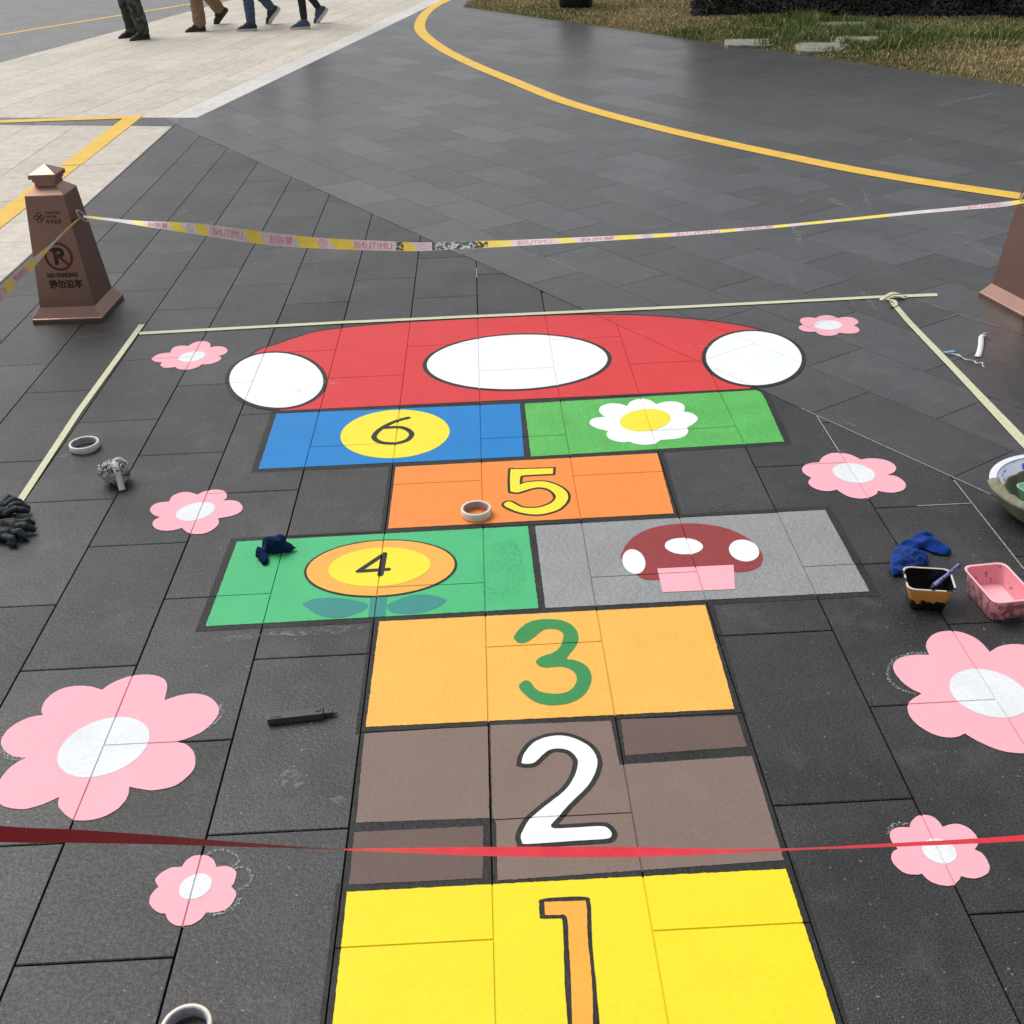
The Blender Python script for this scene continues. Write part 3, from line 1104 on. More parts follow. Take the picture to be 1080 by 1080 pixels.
# ------------------------------------------------------------------ copper no-parking bollards
t = NT('brushed_copper')
st = t.n('ShaderNodeMapping')
t.l(t.n('ShaderNodeTexCoord').outputs['Object'], st.inputs['Vector'])
st.inputs['Scale'].default_value = (1, 1, 40)
br = t.noise(30, 3, .6, st.outputs['Vector'])
t.set(Base_Color=t.ramp(br, [(.3, (.31, .188, .153)), (.7, (.37, .23, .19))]), Metallic=1.0, Roughness=t.ramp(t.noise(9, 3), [(.3, .33), (.7, .43)]))
t.bump(br, .08, .0006)
M['copper'] = t.m
M['print_black'] = plain('black_print', (.012, .011, .011), .5, .2, 80, 0, srgb=False)
M['print_brown'] = plain('dark_brown_print', (.028, .014, .012), .5, .2, 80, 0, srgb=False)
M['print_red'] = plain('dark_red_print', (.11, .012, .014), .5, .2, 80, 0, srgb=False)
M['pale_string'] = plain('pale_string', (214, 200, 180), .7, .15, 200, .2)

RINGS_BODY = [(.1265, .068), (.0852, .560)]


def face_map(a, h, off=.0012):
    """face coords: a across (m), h height (m) -> local point on the sloping front (-Y) face"""
    k = (h - .068) / (.560 - .068)
    half = .1265 + (.0852 - .1265) * k
    return Vector((a, -half - off, h))


def bollard(loc, rz, label):
    e = empty('no_parking_bollard', loc, rz)
    tag(e, label, 'bollard', 'copper no parking bollards')
    vs, fs = frame_mesh([(.160, .0), (.160, .019), (.1585, .0225), (.156, .024), (.131, .062), (.1275, .0675)])
    bm = bmesh.new()
    bv = [bm.verts.new(v) for v in vs]
    for f in fs:
        bm.faces.new([bv[i] for i in f])
    bm.faces.new([bv[-4], bv[-3], bv[-2], bv[-1]])
    bmobj('base', bm, M['copper'], e)
    vs, fs = frame_mesh([(.1265, .066), (.0862, .556), (.0842, .5605), (.047, .592)])
    bm = bmesh.new()
    bv = [bm.verts.new(v) for v in vs]
    for f in fs:
        bm.faces.new([bv[i] for i in f])
    es = [ed for ed in bm.edges if abs(ed.verts[0].co.z - ed.verts[1].co.z) > .1]
    bmesh.ops.bevel(bm, geom=es, offset=.0025, segments=3, affect='EDGES', profile=.5)
    bmobj('body', bm, M['copper'], e)
    vs, fs = frame_mesh([(.047, .590), (.0455, .5925), (.0455, .609), (.051, .611), (.051, .622), (.0605, .6245), (.0605, .641), (.0585, .6435), (.0008, .6765)])
    fs.append((32, 33, 34, 35))
    pyobj('cap', vs, fs, M['copper'], e)

    def decal(name, items, mat, off=.0012):
        V, Fc = [], []
        for vv, ff in items:
            b = len(V)
            V += [face_map(p[0], p[1], off) for p in vv]
            Fc += [tuple(b + i for i in f) for f in ff]
        return pyobj(name, V, Fc, mat, e)

    def poly_item(pts):
        pts = ccw([V2(p) for p in pts])
        tri = tessellate_polygon([[Vector((p[0], p[1], 0)) for p in pts]])
        out = []
        for t3 in tri:
            t3 = tuple(t3)
            out.append(t3 if area([pts[i] for i in t3]) > 0 else t3[::-1])
        return pts, out

    def ring_item(cx, cz, r0, r1, n=48):
        vv, ff = [], []
        for i in range(n):
            a = 2 * pi * i / n
            vv += [(cx + r0 * cos(a), cz + r0 * sin(a)), (cx + r1 * cos(a), cz + r1 * sin(a))]
        for i in range(n):
            j = (i + 1) % n
            ff.append((2 * i, 2 * i + 1, 2 * j + 1, 2 * j))
        return vv, ff

    def txt(body, cx, cz, size, wid=None, off=0.0):
        vv, ff = text_mesh(body, size, offset=off)
        xs = [v.x for v in vv]
        zs = [v.y for v in vv]
        mx, my = (min(xs) + max(xs)) / 2, (min(zs) + max(zs)) / 2
        k = wid / (max(xs) - min(xs)) if wid else 1
        return [(cx + (v.x - mx) * k, cz + (v.y - my)) for v in vv], ff

    cx0 = .009
    decal('no_parking_letter', [txt('P', cx0 + .003, .297, .1, None, .004)], M['print_black'], .0011)
    decal('no_parking_sign', [ring_item(cx0, .295, .0525, .0635), poly_item([(cx0 - .0440, .3315), (cx0 - .0365, .339), (cx0 + .0440, .2585), (cx0 + .0365, .251)])], M['print_red'], .0016)
    decal('english_lettering', [txt('NO PARKING', cx0, .212, .026, .137, .0014)], M['print_brown'])
    decal('chinese_lettering', [txt('请勿泊车', cx0 + .006, .172, .041, .152, .0014)], M['print_black'])
    lx, lz = -.040, .468
    em = []
    for k in range(4):
        a = pi / 2 * k
        em.append(ring_item(lx + .0125 * cos(a), lz + .0125 * sin(a), .0066, .0105, 20))
    decal('logo', em, M['print_brown'])
    decal('logo_lettering', [txt('ZHONGTIAN', .021, .486, .0135, .066, .0004), txt('CENTER', .0125, .470, .0135, .048, .0004), txt('中天智谷', .0215, .449, .021, .068, .0006)], M['print_brown'])
    return e


bol1 = bollard((-1.5627, 5.081, 0), -.0364, 'copper pyramid bollard with NO PARKING print, standing on the left beside the pale bay')
bol2 = bollard((2.717, 4.594, 0), radians(11.7), 'copper pyramid bollard cut off by the right edge, beyond the masking tape corner')

# ------------------------------------------------------------------ barrier tape
t = NT('tape_white')
c = t.ramp(t.noise(20, 4), [(.3, (.60, .52, .53)), (.7, (.74, .68, .68))])
t.set(Base_Color=c, Roughness=.35, Specular_IOR_Level=.5, Transmission_Weight=0.0)
M['tape_white'] = t.m
M['tape_yellow'] = plain('tape_yellow', (238, 214, 84), .35, .1, 30, .1)
M['tape_print'] = plain('tape_red_print', (226, 120, 138), .45, .15, 60, 0)
t = NT('tape_grime')
fac = t.ramp(t.noise(70, 4, .7), [(.46, 0.0), (.53, 1.0)])
t.set(Base_Color=t.mix(t.ramp(t.noise(25, 2), [(.45, 0.0), (.55, 1.0)]), (.012, .014, .012), (.03, .12, .05)), Roughness=.6, Alpha=fac)
M['tape_grime'] = t.m


class Ribbon:
    """strip given by top and bottom edge polylines in space"""

    def __init__(self, top, bot, n):
        self.top = [Vector(p) for p in top]
        self.bot = [Vector(p) for p in bot]
        self.n = n = len(top)
        self.s = [0]
        for i in range(1, n):
            m0 = (self.top[i - 1] + self.bot[i - 1]) / 2
            m1 = (self.top[i] + self.bot[i]) / 2
            self.s.append(self.s[-1] + (m1 - m0).length)

    def at(self, s, t, off=0.0):
        """s metres along, t in 0 (bottom)..1 (top)"""
        lo, hi = 0, self.n - 2
        while lo < hi:
            mid = (lo + hi + 1) // 2
            if self.s[mid] <= s:
                lo = mid
            else:
                hi = mid - 1
        i = lo
        k = (s - self.s[i]) / max(1e-9, self.s[i + 1] - self.s[i])
        b = self.bot[i].lerp(self.bot[i + 1], k)
        tp = self.top[i].lerp(self.top[i + 1], k)
        p = b.lerp(tp, t)
        if off:
            d = (self.top[i + 1] + self.bot[i + 1] - self.top[i] - self.bot[i])
            nn = d.cross(tp - b)
            if nn.length > 1e-9:
                p = p + nn.normalized() * off
        return p

    def s_of_px(self, u):
        best = None
        for i in range(self.n):
            m = (self.top[i] + self.bot[i]) / 2 - CAM
            z = m.dot(FW)
            uu = 540 + F * m.dot(RT) / z
            if best is None or abs(uu - u) < best[0]:
                best = (abs(uu - u), self.s[i])
        return best[1]


def tape_obj(name, rb, yellow, prints, grime, parent, slant=.5, width=.06):
    nt_ = 4
    vs, fs, mi = [], [], []
    m = 420
    L = rb.s[-1]
    for i in range(m):
        for j in range(nt_ + 1):
            vs.append(rb.at(L * i / (m - 1), j / nt_))
    for i in range(m - 1):
        for j in range(nt_):
            a = i * (nt_ + 1) + j
            fs.append((a, a + nt_ + 1, a + nt_ + 2, a + 1))
            s = L * (i + .5) / (m - 1) + slant * width * ((j + .5) / nt_ - .5)
            mi.append(1 if any(y0 <= s <= y1 for y0, y1 in yellow) else 0)
    o = pyobj(name, vs, fs, [M['tape_white'], M['tape_yellow']], parent, True)
    for p, k in zip(o.data.polygons, mi):
        p.material_index = k
    for body, s0, s1, hgt, mir in prints:
        V, Fc = [], []
        vv, ff = text_mesh(body, 1.0)
        xs = [v.x for v in vv]
        ys = [v.y for v in vv]
        x0, x1, y0, y1 = min(xs), max(xs), min(ys), max(ys)
        for off in (.0007, -.0007):
            b = len(V)
            for v in vv:
                a = (v.x - x0) / (x1 - x0)
                if mir:
                    a = 1 - a
                V.append(rb.at(s0 + (s1 - s0) * a, .5 + hgt * ((v.y - y0) / (y1 - y0) - .5), off))
            Fc += [tuple(b + i for i in f) for f in ff]
        pyobj('printing', V, Fc, M['tape_print'], parent)
    if grime:
        for s0, s1 in grime:
            V, Fc = [], []
            k = 30
            for off in (.001, -.001):
                b = len(V)
                for i in range(k):
                    for tt in (.04, .96):
                        V.append(rb.at(s0 + (s1 - s0) * i / (k - 1), tt, off))
                for i in range(k - 1):
                    Fc.append((b + 2 * i, b + 2 * i + 2, b + 2 * i + 3, b + 2 * i + 1))
            pyobj('grime', V, Fc, M['tape_grime'], parent)
    return o


# far tape: a vertical plane through the two bollard rings
cA = bol1.location + Vector((.118, -.03, .44))
cB = bol2.location + Vector((-.115, -.03, .455))
pl_d = (cB - cA)
pl_d.z = 0
pl_n = Vector((-pl_d.y, pl_d.x, 0)).normalized()
top_px = [(88, 227), (120, 230.5), (150, 233), (180, 234), (215, 236.5), (260, 242), (300, 247), (345, 251.3), (400, 254), (440, 255.5), (470, 255.3), (500, 254.3), (540, 253.2), (600, 250.7), (660, 248), (720, 244.8), (800, 239), (880, 231.5), (960, 223), (1020, 217.2), (1058, 213), (1083, 210)]
bot_px = [(88, 229.5), (120, 233.5), (150, 238.5), (180, 243), (215, 248.5), (260, 255.5), (300, 260), (345, 262.5), (400, 264.3), (440, 264.8), (470, 263.5), (500, 262), (540, 259.8), (600, 256.3), (660, 252.6), (720, 248.6), (800, 242), (880, 234.3), (960, 226.3), (1020, 221), (1058, 218), (1083, 213.5)]
WT = .062
tops, bots = [], []
for a, b in zip(top_px, bot_px):
    pa, pb = on_plane(*a, cA, pl_n), on_plane(*b, cA, pl_n)
    h = (pa - pb).length
    tilt = sqrt(max(0, WT * WT - h * h)) * .55       # the twist takes up the rest of the width
    dv = (pa - CAM).normalized()
    tops.append(tuple(pa + dv * tilt / 2))
    bots.append(tuple(pb - (pb - CAM).normalized() * tilt / 2))
tops = smooth_open(tops, 10)
bots = smooth_open(bots, 10)
rb = Ribbon(tops, bots, 260)
S = rb.s_of_px
yel = [(S(a), S(b)) for a, b in ((92, 104), (140, 152), (181, 193), (207, 221), (259, 277), (313, 333), (350, 370), (420, 436), (505, 541), (590, 608), (650, 673), (689, 709), (758, 778), (816, 834), (850, 871), (880, 938), (1066, 1083))]
prn = [('警戒线', S(155), S(177), .62, True), ('LIMITLINE', S(224), S(257), .6, True), ('警戒线', S(282), S(310), .66, True), ('LIMITLINE', S(375), S(413), .62, True),
       ('⊘', S(197), S(203), .7, True), ('⊘', S(337), S(346), .7, True), ('⊘', S(444), S(453), .7, True), ('LIMITLINE', S(546), S(584), .62, True), ('警戒线', S(614), S(648), .66, True), ('⊘', S(677), S(687), .7, True), ('LIMITLINE', S(714), S(755), .62, True), ('警戒线', S(782), S(812), .66, True), ('LIMITLINE', S(1018), S(1056), .62, True)]
bt = empty('barrier_tape', tuple(cA))
tag(bt, 'yellow and white printed barrier tape sagging between the two copper bollards', 'barrier tape', 'yellow and white barrier tapes')
for o_ in (tape_obj('strip', rb, yel, prn, [(S(455), S(515)), (S(416), S(424))], bt),):
    pass

# near tape: from the left bollard's ring past the camera's left
n1 = cA + Vector((-.012, -.035, 0))
n2 = G(-60, 355, .34)
n2 = CAM + (n2 - CAM).normalized() * 3.55
pd = (n2 - n1)
pn = pd.cross(Vector((0, 0, 1)))
pn = Vector((-pd.y, pd.x, 0)).normalized()
tp = [(86, 226.5), (70, 241), (55.5, 255.3), (41.7, 266.5), (27.8, 278), (9.3, 294), (0, 302), (-40, 335), (-90, 376)]
bp = [(87, 228.5), (71, 242.6), (57.4, 257), (46, 270), (35.6, 281.9), (16.7, 300.4), (3, 317), (-36, 354), (-86, 398)]
tops = [tuple(on_plane(*a, n1, pn)) for a in tp]
bots = [tuple(on_plane(*a, n1, pn)) for a in bp]
rb2 = Ribbon(smooth_open(tops, 8), smooth_open(bots, 8), 120)
S2 = rb2.s_of_px
bt2 = empty('barrier_tape', tuple(n1))
tag(bt2, 'short yellow and white tape slanting from the left bollard out of the left edge', 'barrier tape', 'yellow and white barrier tapes')
tape_obj('strip', rb2, [tuple(sorted((S2(a), S2(b)))) for a, b in ((84, 70), (50, 43), (36, 28), (13, 6), (-20, -32))], [('警戒线', S2(27), S2(15), .66, True), ('⊘', S2(5), S2(-4), .7, True), ('警戒线', S2(-36), S2(-62), .66, True)], [], bt2, slant=.2)
for e in (bt, bt2):
    for ch in e.children:
        ch.location = -e.location


def loop(name, c, r, tube, rot, mat, parent, n=28):
    vs, fs = [], []
    R = Matrix.Rotation(rot[2], 3, 'Z') @ Matrix.Rotation(rot[1], 3, 'Y') @ Matrix.Rotation(rot[0], 3, 'X')
    k = 8
    for i in range(n):
        a = 2 * pi * i / n
        for j in range(k):
            b = 2 * pi * j / k
            p = Vector(((r[0] + tube * cos(b)) * cos(a), (r[1] + tube * cos(b)) * sin(a), tube * sin(b)))
            vs.append(R @ p + Vector(c))
    for i in range(n):
        for j in range(k):
            fs.append((i * k + j, ((i + 1) % n) * k + j, ((i + 1) % n) * k + (j + 1) % k, i * k + (j + 1) % k))
    return pyobj(name, vs, fs, mat, parent, True)


# string loop knotted to each bollard's side (parts of the tapes they hold)
loop('knot_loop', (-.004, .022, .005), (.046, .017), .0032, (radians(70), radians(40), radians(75)), M['pale_string'], bt)
dB = cB - cA
loop('knot_loop', (dB.x - .01, dB.y - .0, dB.z + .012), (.026, .03), .0036, (radians(80), 0, radians(-20)), M['pale_string'], bt)

# ------------------------------------------------------------------ red ribbon in front
t = NT('red_ribbon')
t.set(Base_Color=t.ramp(t.noise(60, 3), [(.3, (.60, .022, .038)), (.7, (.70, .032, .05))]), Roughness=.42, Specular_IOR_Level=.4)
M['ribbon'] = t.m
pA = G(-400, 862, .62)
pl0 = Vector((0, 1.02, .5))
rtop = [(-260, 833), (-120, 856), (0, 871), (80, 875), (160, 880.5), (240, 887.2), (300, 891.7), (355, 895.4), (370, 895), (430, 894.2), (520, 893.2), (640, 893), (720, 894.5), (780, 895.5), (840, 894.4), (900, 891.6), (960, 888.2), (1020, 884.8), (1080, 880.5), (1240, 866), (1400, 850)]
rbot = [(-260, 862), (-120, 879), (0, 888), (80, 889), (160, 890.4), (240, 892.8), (300, 894.4), (355, 896.4), (370, 897), (430, 899.5), (520, 903), (640, 904.3), (720, 902.2), (780, 899.4), (840, 896.6), (900, 894.6), (960, 892.4), (1020, 890), (1080, 886.8), (1240, 876), (1400, 866)]
dep = lambda u: Vector((0, 1.05 + .0 * u, .5))
tops, bots = [], []
WR = .034
for a, b in zip(rtop, rbot):
    pn_ = Vector((0, 1, 0))
    pa, pb = on_plane(*a, pl0, pn_), on_plane(*b, pl0, pn_)
    h = (pa - pb).length
    tilt = sqrt(max(0, WR * WR - h * h))
    sg = 1 if a[0] < 362 else -1           # a half twist near the left third
    va, vb = (pa - CAM).normalized(), (pb - CAM).normalized()
    tops.append(tuple(pa - va * tilt * .5 * sg))
    bots.append(tuple(pb + vb * tilt * .5 * sg))
rb3 = Ribbon(smooth_open(tops, 8), smooth_open(bots, 8), 300)
vs, fs = [], []
for i in range(rb3.n):
    for j in range(4):
        vs.append(rb3.bot[i].lerp(rb3.top[i], j / 3))
for i in range(rb3.n - 1):
    for j in range(3):
        a = i * 4 + j
        fs.append((a, a + 4, a + 5, a + 1))
o = pyobj('ribbon', vs, fs, M['ribbon'], None, True)
tag(o, 'thin red ribbon stretched across the whole foreground, half twisted at left', 'ribbon')

# ------------------------------------------------------------------ masking tape on the ground
t = NT('masking_tape')
c = t.ramp(t.noise(60, 4), [(.3, (.54, .53, .36)), (.7, (.66, .65, .47))])
t.set(Base_Color=c, Roughness=.6, Specular_IOR_Level=.3)
t.bump(t.noise(180, 3), .4, .0006)
M['masking'] = t.m
MT = 'masking tape lines framing the court'


def mtape(e0, e1, label, n=90):
    a = resample([tuple(G(*p)) for p in e0], n)
    b = resample([tuple(G(*p)) for p in e1], n)
    c = (Vector(a[n // 2]) + Vector(b[n // 2])) / 2
    vs, fs = [], []
    for i in range(n):
        for p, k in ((a, 0), (b, 1)):
            x, y = p[i][0] - c.x, p[i][1] - c.y
            z = .0026 + .0010 * max(0, noise.noise((p[i][0] * 7, p[i][1] * 7, k * .4))) + .0003 * noise.noise((p[i][0] * 40, p[i][1] * 40, k))
            vs.append((x, y, z))
    for i in range(n - 1):
        f = (2 * i, 2 * i + 1, 2 * i + 3, 2 * i + 2)
        fs.append(f if area([V2(vs[k]) for k in f]) > 0 else f[::-1])
    o = pyobj('masking_tape', vs, fs, M['masking'])
    o.location = c
    return tag(o, label, 'masking tape', MT)


mtape([(146.7, 342.7), (80, 434), (16, 530.7), (8, 543)], [(152.7, 342.7), (87, 434), (24, 530.7), (16, 543)], 'strip of masking tape running down the left side of the court')
mtape([(147, 350.7), (360, 339.3), (720, 322.8), (930, 312.3), (988, 309.7)], [(147, 353.4), (360, 341.8), (720, 325.5), (930, 314.8), (989, 312.8)], 'long strip of masking tape across the far end of the court')
mt3 = mtape([(935.5, 316), (955, 340), (1010, 398), (1073, 466.7), (1130, 527)], [(941, 315.5), (962, 340), (1018, 397), (1080, 460.5), (1138, 518)], 'strip of masking tape running down the right side to the basin')

# crumpled tape end at the far right corner
kc = G(937, 317)
kn = empty('crumpled_tape', tuple(kc))
tag(kn, 'crumpled loop of masking tape lying on the far right tape corner', 'masking tape')


def strip3(name, pts, w, mat, parent, thick=.0006, twist=None):
    """ribbon of width w along 3D points (relative to parent), lying roughly flat"""
    P = [Vector(p) for p in smooth_open(pts, 8)]
    vs, fs = [], []
    n = len(P)
    for i, p in enumerate(P):
        d = (P[min(n - 1, i + 1)] - P[max(0, i - 1)])
        a = Vector((-d.y, d.x, 0))
        if a.length < 1e-6:
            a = Vector((1, 0, 0))
        a.normalize()
        up = d.normalized().cross(a)
        tw = twist(i / (n - 1)) if twist else 0
        a = a * cos(tw) + up * sin(tw)
        ww = w(i / (n - 1)) if callable(w) else w
        vs += [p + a * ww / 2, p - a * ww / 2]
    for i in range(n - 1):
        fs.append((2 * i, 2 * i + 1, 2 * i + 3, 2 * i + 2)[::-1])
    o = pyobj(name, vs, fs, mat, parent, True)
    m = o.modifiers.new('thickness', 'SOLIDIFY')
    m.thickness = thick
    m.offset = 0
    return o


strip3('tape_loop', [(-.035, .0, .004), (-.01, .012, .012), (.03, .03, .022), (.07, .035, .014), (.085, .02, .006), (.06, .012, .008), (.02, .008, .016), (-.01, -.004, .006)], .02, M['masking'], kn, twist=lambda s: .5 * sin(9 * s))
strip3('tape_tail', [(.0, -.005, .008), (.012, -.04, .012), (.01, -.075, .008), (-.005, -.09, .004), (-.022, -.085, .004)], lambda s: .018 - .01 * s, M['masking'], kn, twist=lambda s: .8 * s)

# ------------------------------------------------------------------ tape rolls
M['roll_tape'] = plain('cream_tape_roll', (226, 222, 206), .55, .06, 60, .15)
M['roll_core'] = plain('lavender_card_core', (160, 154, 164), .7, .18, 90, .2)
RL = 'rolls of masking tape left on the court'


def roll(u, v, r, h, label, tilt=(0, 0), core_mat=None):
    c = G(u, v)
    e = empty('tape_roll', (c.x, c.y, .0036))
    e.rotation_euler = (tilt[0], tilt[1], 0)
    tag(e, label, 'tape roll', RL)
    ri = r - .0075
    lathe('tape', [(ri + .002, .0005), (r - .0008, .0), (r, .0012), (r, h - .0012), (r - .0008, h), (ri + .002, h - .0004)], M['roll_tape'], e)
    lathe('core', [(ri + .002, .0006), (ri - .001, .0008), (ri - .0012, .002), (ri - .0012, h - .002), (ri - .0008, h - .0006), (ri + .002, h - .0006)], M['roll_core'], e)
    return e


roll(90, 473, .0515, .021, 'tape roll lying alone on the dark slabs beside the left masking tape')
roll(502.5, 543.5, .0465, .024, 'tape roll lying on the orange square beside the number 5')
roll(199, 1093, .0445, .026, 'tape roll cut off by the bottom edge at left')

# ------------------------------------------------------------------ cloths, gloves, rags
t = NT('blue_cloth')
c = t.mix(t.ramp(t.noise(13, 3, .5), [(.5, 0.0), (.72, .8)]), (.005, .036, .22), (.005, .01, .025))
t.set(Base_Color=c, Roughness=.95, Specular_IOR_Level=.1, Sheen_Weight=.15)
t.bump(t.noise(420, 2), .5, .0008)
M['blue_cloth'] = t.m
t = NT('navy_cloth')
c = t.mix(t.ramp(t.noise(24, 4, .6), [(.45, 0.0), (.62, .9)]), (.006, .026, .085), (.005, .007, .012))
t.set(Base_Color=c, Roughness=.95, Specular_IOR_Level=.1)
t.bump(t.noise(420, 2), .5, .0008)
M['navy_cloth'] = t.m
t = NT('paint_stiff_glove')
c = t.mix(t.ramp(t.noise(30, 4, .6), [(.5, 0.0), (.66, 1.0)]), (.010, .014, .018), (.018, .040, .044))
t.set(Base_Color=c, Roughness=.6, Specular_IOR_Level=.4)
t.bump(t.noise(240, 3), .5, .001)
M['glove'] = t.m
M['glove_cuff'] = plain('navy_knit_cuff', (.012, .022, .05), .9, .4, 60, .5, srgb=False)
t = NT('grey_wad')
c = t.mix(t.ramp(t.noise(48, 4, .7), [(.5, 0.0), (.56, 1.0)]), (.42, .43, .41), (.055, .06, .055))
t.set(Base_Color=c, Roughness=.7)
t.bump(t.noise(150, 3), .5, .002)
M['wad'] = t.m
M['pale_strip'] = plain('pale_grey_tape', (196, 197, 194), .6, .08, 60, .3)

# blue cloth behind the paint trays: an arched, folded towel
c0 = G(968, 592)


def rel(u, v, z, o):
    p = G(u, v, z) - o
    return (p.x, p.y, p.z)


cl_ = empty('blue_cloth', (c0.x, c0.y, 0))
tag(cl_, 'royal blue cleaning cloth heaped in an arc behind the black paint tray', 'cloth')
oz = Vector((c0.x, c0.y, 0))


def heap(name, outline, org, mat, parent, hmax, wedge, fold, famp, seed, step=.0028, hub=(0, 0)):
    """crumpled cloth lying on the ground inside an outline: creased height field with a thickness"""
    poly = ccw([(q_[0] - org.x, q_[1] - org.y) for q_ in smooth_closed([V2(G(*o_)) for o_ in outline], 4)])
    x0, y0, x1, y1 = bbox(poly)
    segs = [(Vector(poly[i]), Vector(poly[(i + 1) % len(poly)])) for i in range(len(poly))]

    def inside(x, y):
        c = False
        for a, b in segs:
            if (a.y > y) != (b.y > y) and x < (b.x - a.x) * (y - a.y) / (b.y - a.y) + a.x:
                c = not c
        return c

    def dist(x, y):
        q_ = Vector((x, y))
        m_ = 9.0
        for a, b in segs:
            d_ = b - a
            k_ = max(0, min(1, (q_ - a).dot(d_) / max(1e-12, d_.length_squared)))
            m_ = min(m_, (q_ - a - d_ * k_).length)
        return m_
    idx, vs, fs = {}, [], []
    nx_, ny_ = int((x1 - x0) / step) + 2, int((y1 - y0) / step) + 2
    for iy in range(ny_):
        for ix in range(nx_):
            x, y = x0 + ix * step, y0 + iy * step
            if not inside(x, y):
                continue
            d_ = dist(x, y)
            rx_, ry_ = x - hub[0], y - hub[1]
            rad_ = sqrt(rx_ * rx_ + ry_ * ry_) + .018 * noise.noise((x * 18, y * 18, seed))
            ang_ = math.atan2(ry_, rx_)
            rg = math.exp(-(noise.noise(Vector((rad_ * fold, ang_ * 1.1, seed))) * 3.6) ** 2)
            r2 = math.exp(-(noise.noise(Vector((rad_ * fold * 1.7 + 3, ang_ * 2.6, seed + 4))) * 3.6) ** 2)
            e_ = min(1, d_ / wedge) ** .55
            z_ = .003 + e_ * hmax * (.52 + .35 * noise.noise((x * 14, y * 14, seed + 2))) + min(1, d_ / .006) * famp * (max(0, rg) ** 1.3 + .3 * max(0, r2))
            idx[(ix, iy)] = len(vs)
            vs.append((x, y, max(.002, z_)))
    for (ix, iy) in list(idx):
        q_ = [(ix, iy), (ix + 1, iy), (ix + 1, iy + 1), (ix, iy + 1)]
        if all(k_ in idx for k_ in q_):
            fs.append(tuple(idx[k_] for k_ in q_))
    o_ = pyobj(name, vs, fs, mat, parent, True)
    m_ = o_.modifiers.new('thickness', 'SOLIDIFY')
    m_.thickness = .0016
    m_.offset = -1
    return o_


heap('cloth', [(937, 603), (938, 592), (942, 582), (952, 575), (964, 568), (975, 566), (983, 570), (991, 574), (998, 579), (1004, 586), (995, 587), (984, 585), (974, 581), (969, 583), (975, 588), (980, 595), (972, 600), (962, 606), (950, 609), (941, 609)], oz, M['blue_cloth'], cl_, .024, .03, 30, .013, 2.7, hub=(.03, -.035))

c0 = G(290, 577)
oz = Vector((c0.x, c0.y, 0))
nv = empty('navy_rag', (c0.x, c0.y, 0))
tag(nv, 'small navy rag bunched up on the upper edge of the mint green square', 'rag')
A = lambda u, v, z: rel(u, v, z, oz)
pr = [(A(283, 574, .02), .02, A(286, 572, .04), .016), (A(289, 576, .018), .022, A(295, 571, .03), .016), (A(295, 571, .045), .006, A(294, 573, .025), .014), (A(295, 576, .018), .018, A(306, 578, .012), .013), (A(306, 578, .012), .013, A(311, 578, .01), .008),
      (A(280, 580, .014), .014, A(276, 584, .012), .013), (A(276, 584, .012), .013, A(279, 593, .008), .009), (A(273, 578, .024), .006, A(274, 586, .012), .01)]
blob('rag', pr, .0028, M['navy_cloth'], nv, 2, folds(34, .007, 8.4))

# wad of used grey tape
c0 = G(124, 509)
wd = empty('tape_wad', (c0.x, c0.y, 0))
tag(wd, 'crumpled ball of used grey tape with one strip hanging out', 'crumpled tape')
bm = bmesh.new()
bmesh.ops.create_icosphere(bm, subdivisions=6, radius=1)
for v in bm.verts:
    n = v.co.normalized()
    a = noise.ridged_multi_fractal(n * 2.6 + Vector((4, 1, 2)), 1, 2.2, 4, 1, 2) - 1.1
    b = noise.noise(n * 1.4)
    r = 1 + .17 * a + .16 * b
    v.co = Vector((n.x * .056 * r, n.y * .05 * r, .047 + n.z * .047 * r))
    v.co.z = max(.002, v.co.z)
bmobj('ball', bm, M['wad'], wd, True)
wd.scale = (.88, .88, .88)
rnd = random.Random(5)
for k in range(15):
    a = rnd.uniform(0, 2 * pi)
    el = rnd.uniform(-.2, 1.2)
    r = .056
    pts = []
    for s in range(5):
        aa = a + s * .22 * rnd.choice((1, 1, .6))
        ee = el + .25 * sin(s * 1.3 + k)
        rr = r + rnd.uniform(-.003, .010)
        pts.append((rr * cos(aa) * cos(ee), rr * .92 * sin(aa) * cos(ee), max(.006, .047 + .045 * rr / .056 * sin(ee))))
    strip3('tape_scrap', pts, rnd.uniform(.01, .018), M['pale_strip' if k % 3 else 'wad'], wd, twist=lambda s, k=k: k + 2 * s)
strip3('hanging_strip', [(-.005, .0, .093), (.012, -.02, .092), (.026, -.045, .072), (.034, -.062, .038), (.04, -.078, .008)], .023, M['pale_strip'], wd, .001)


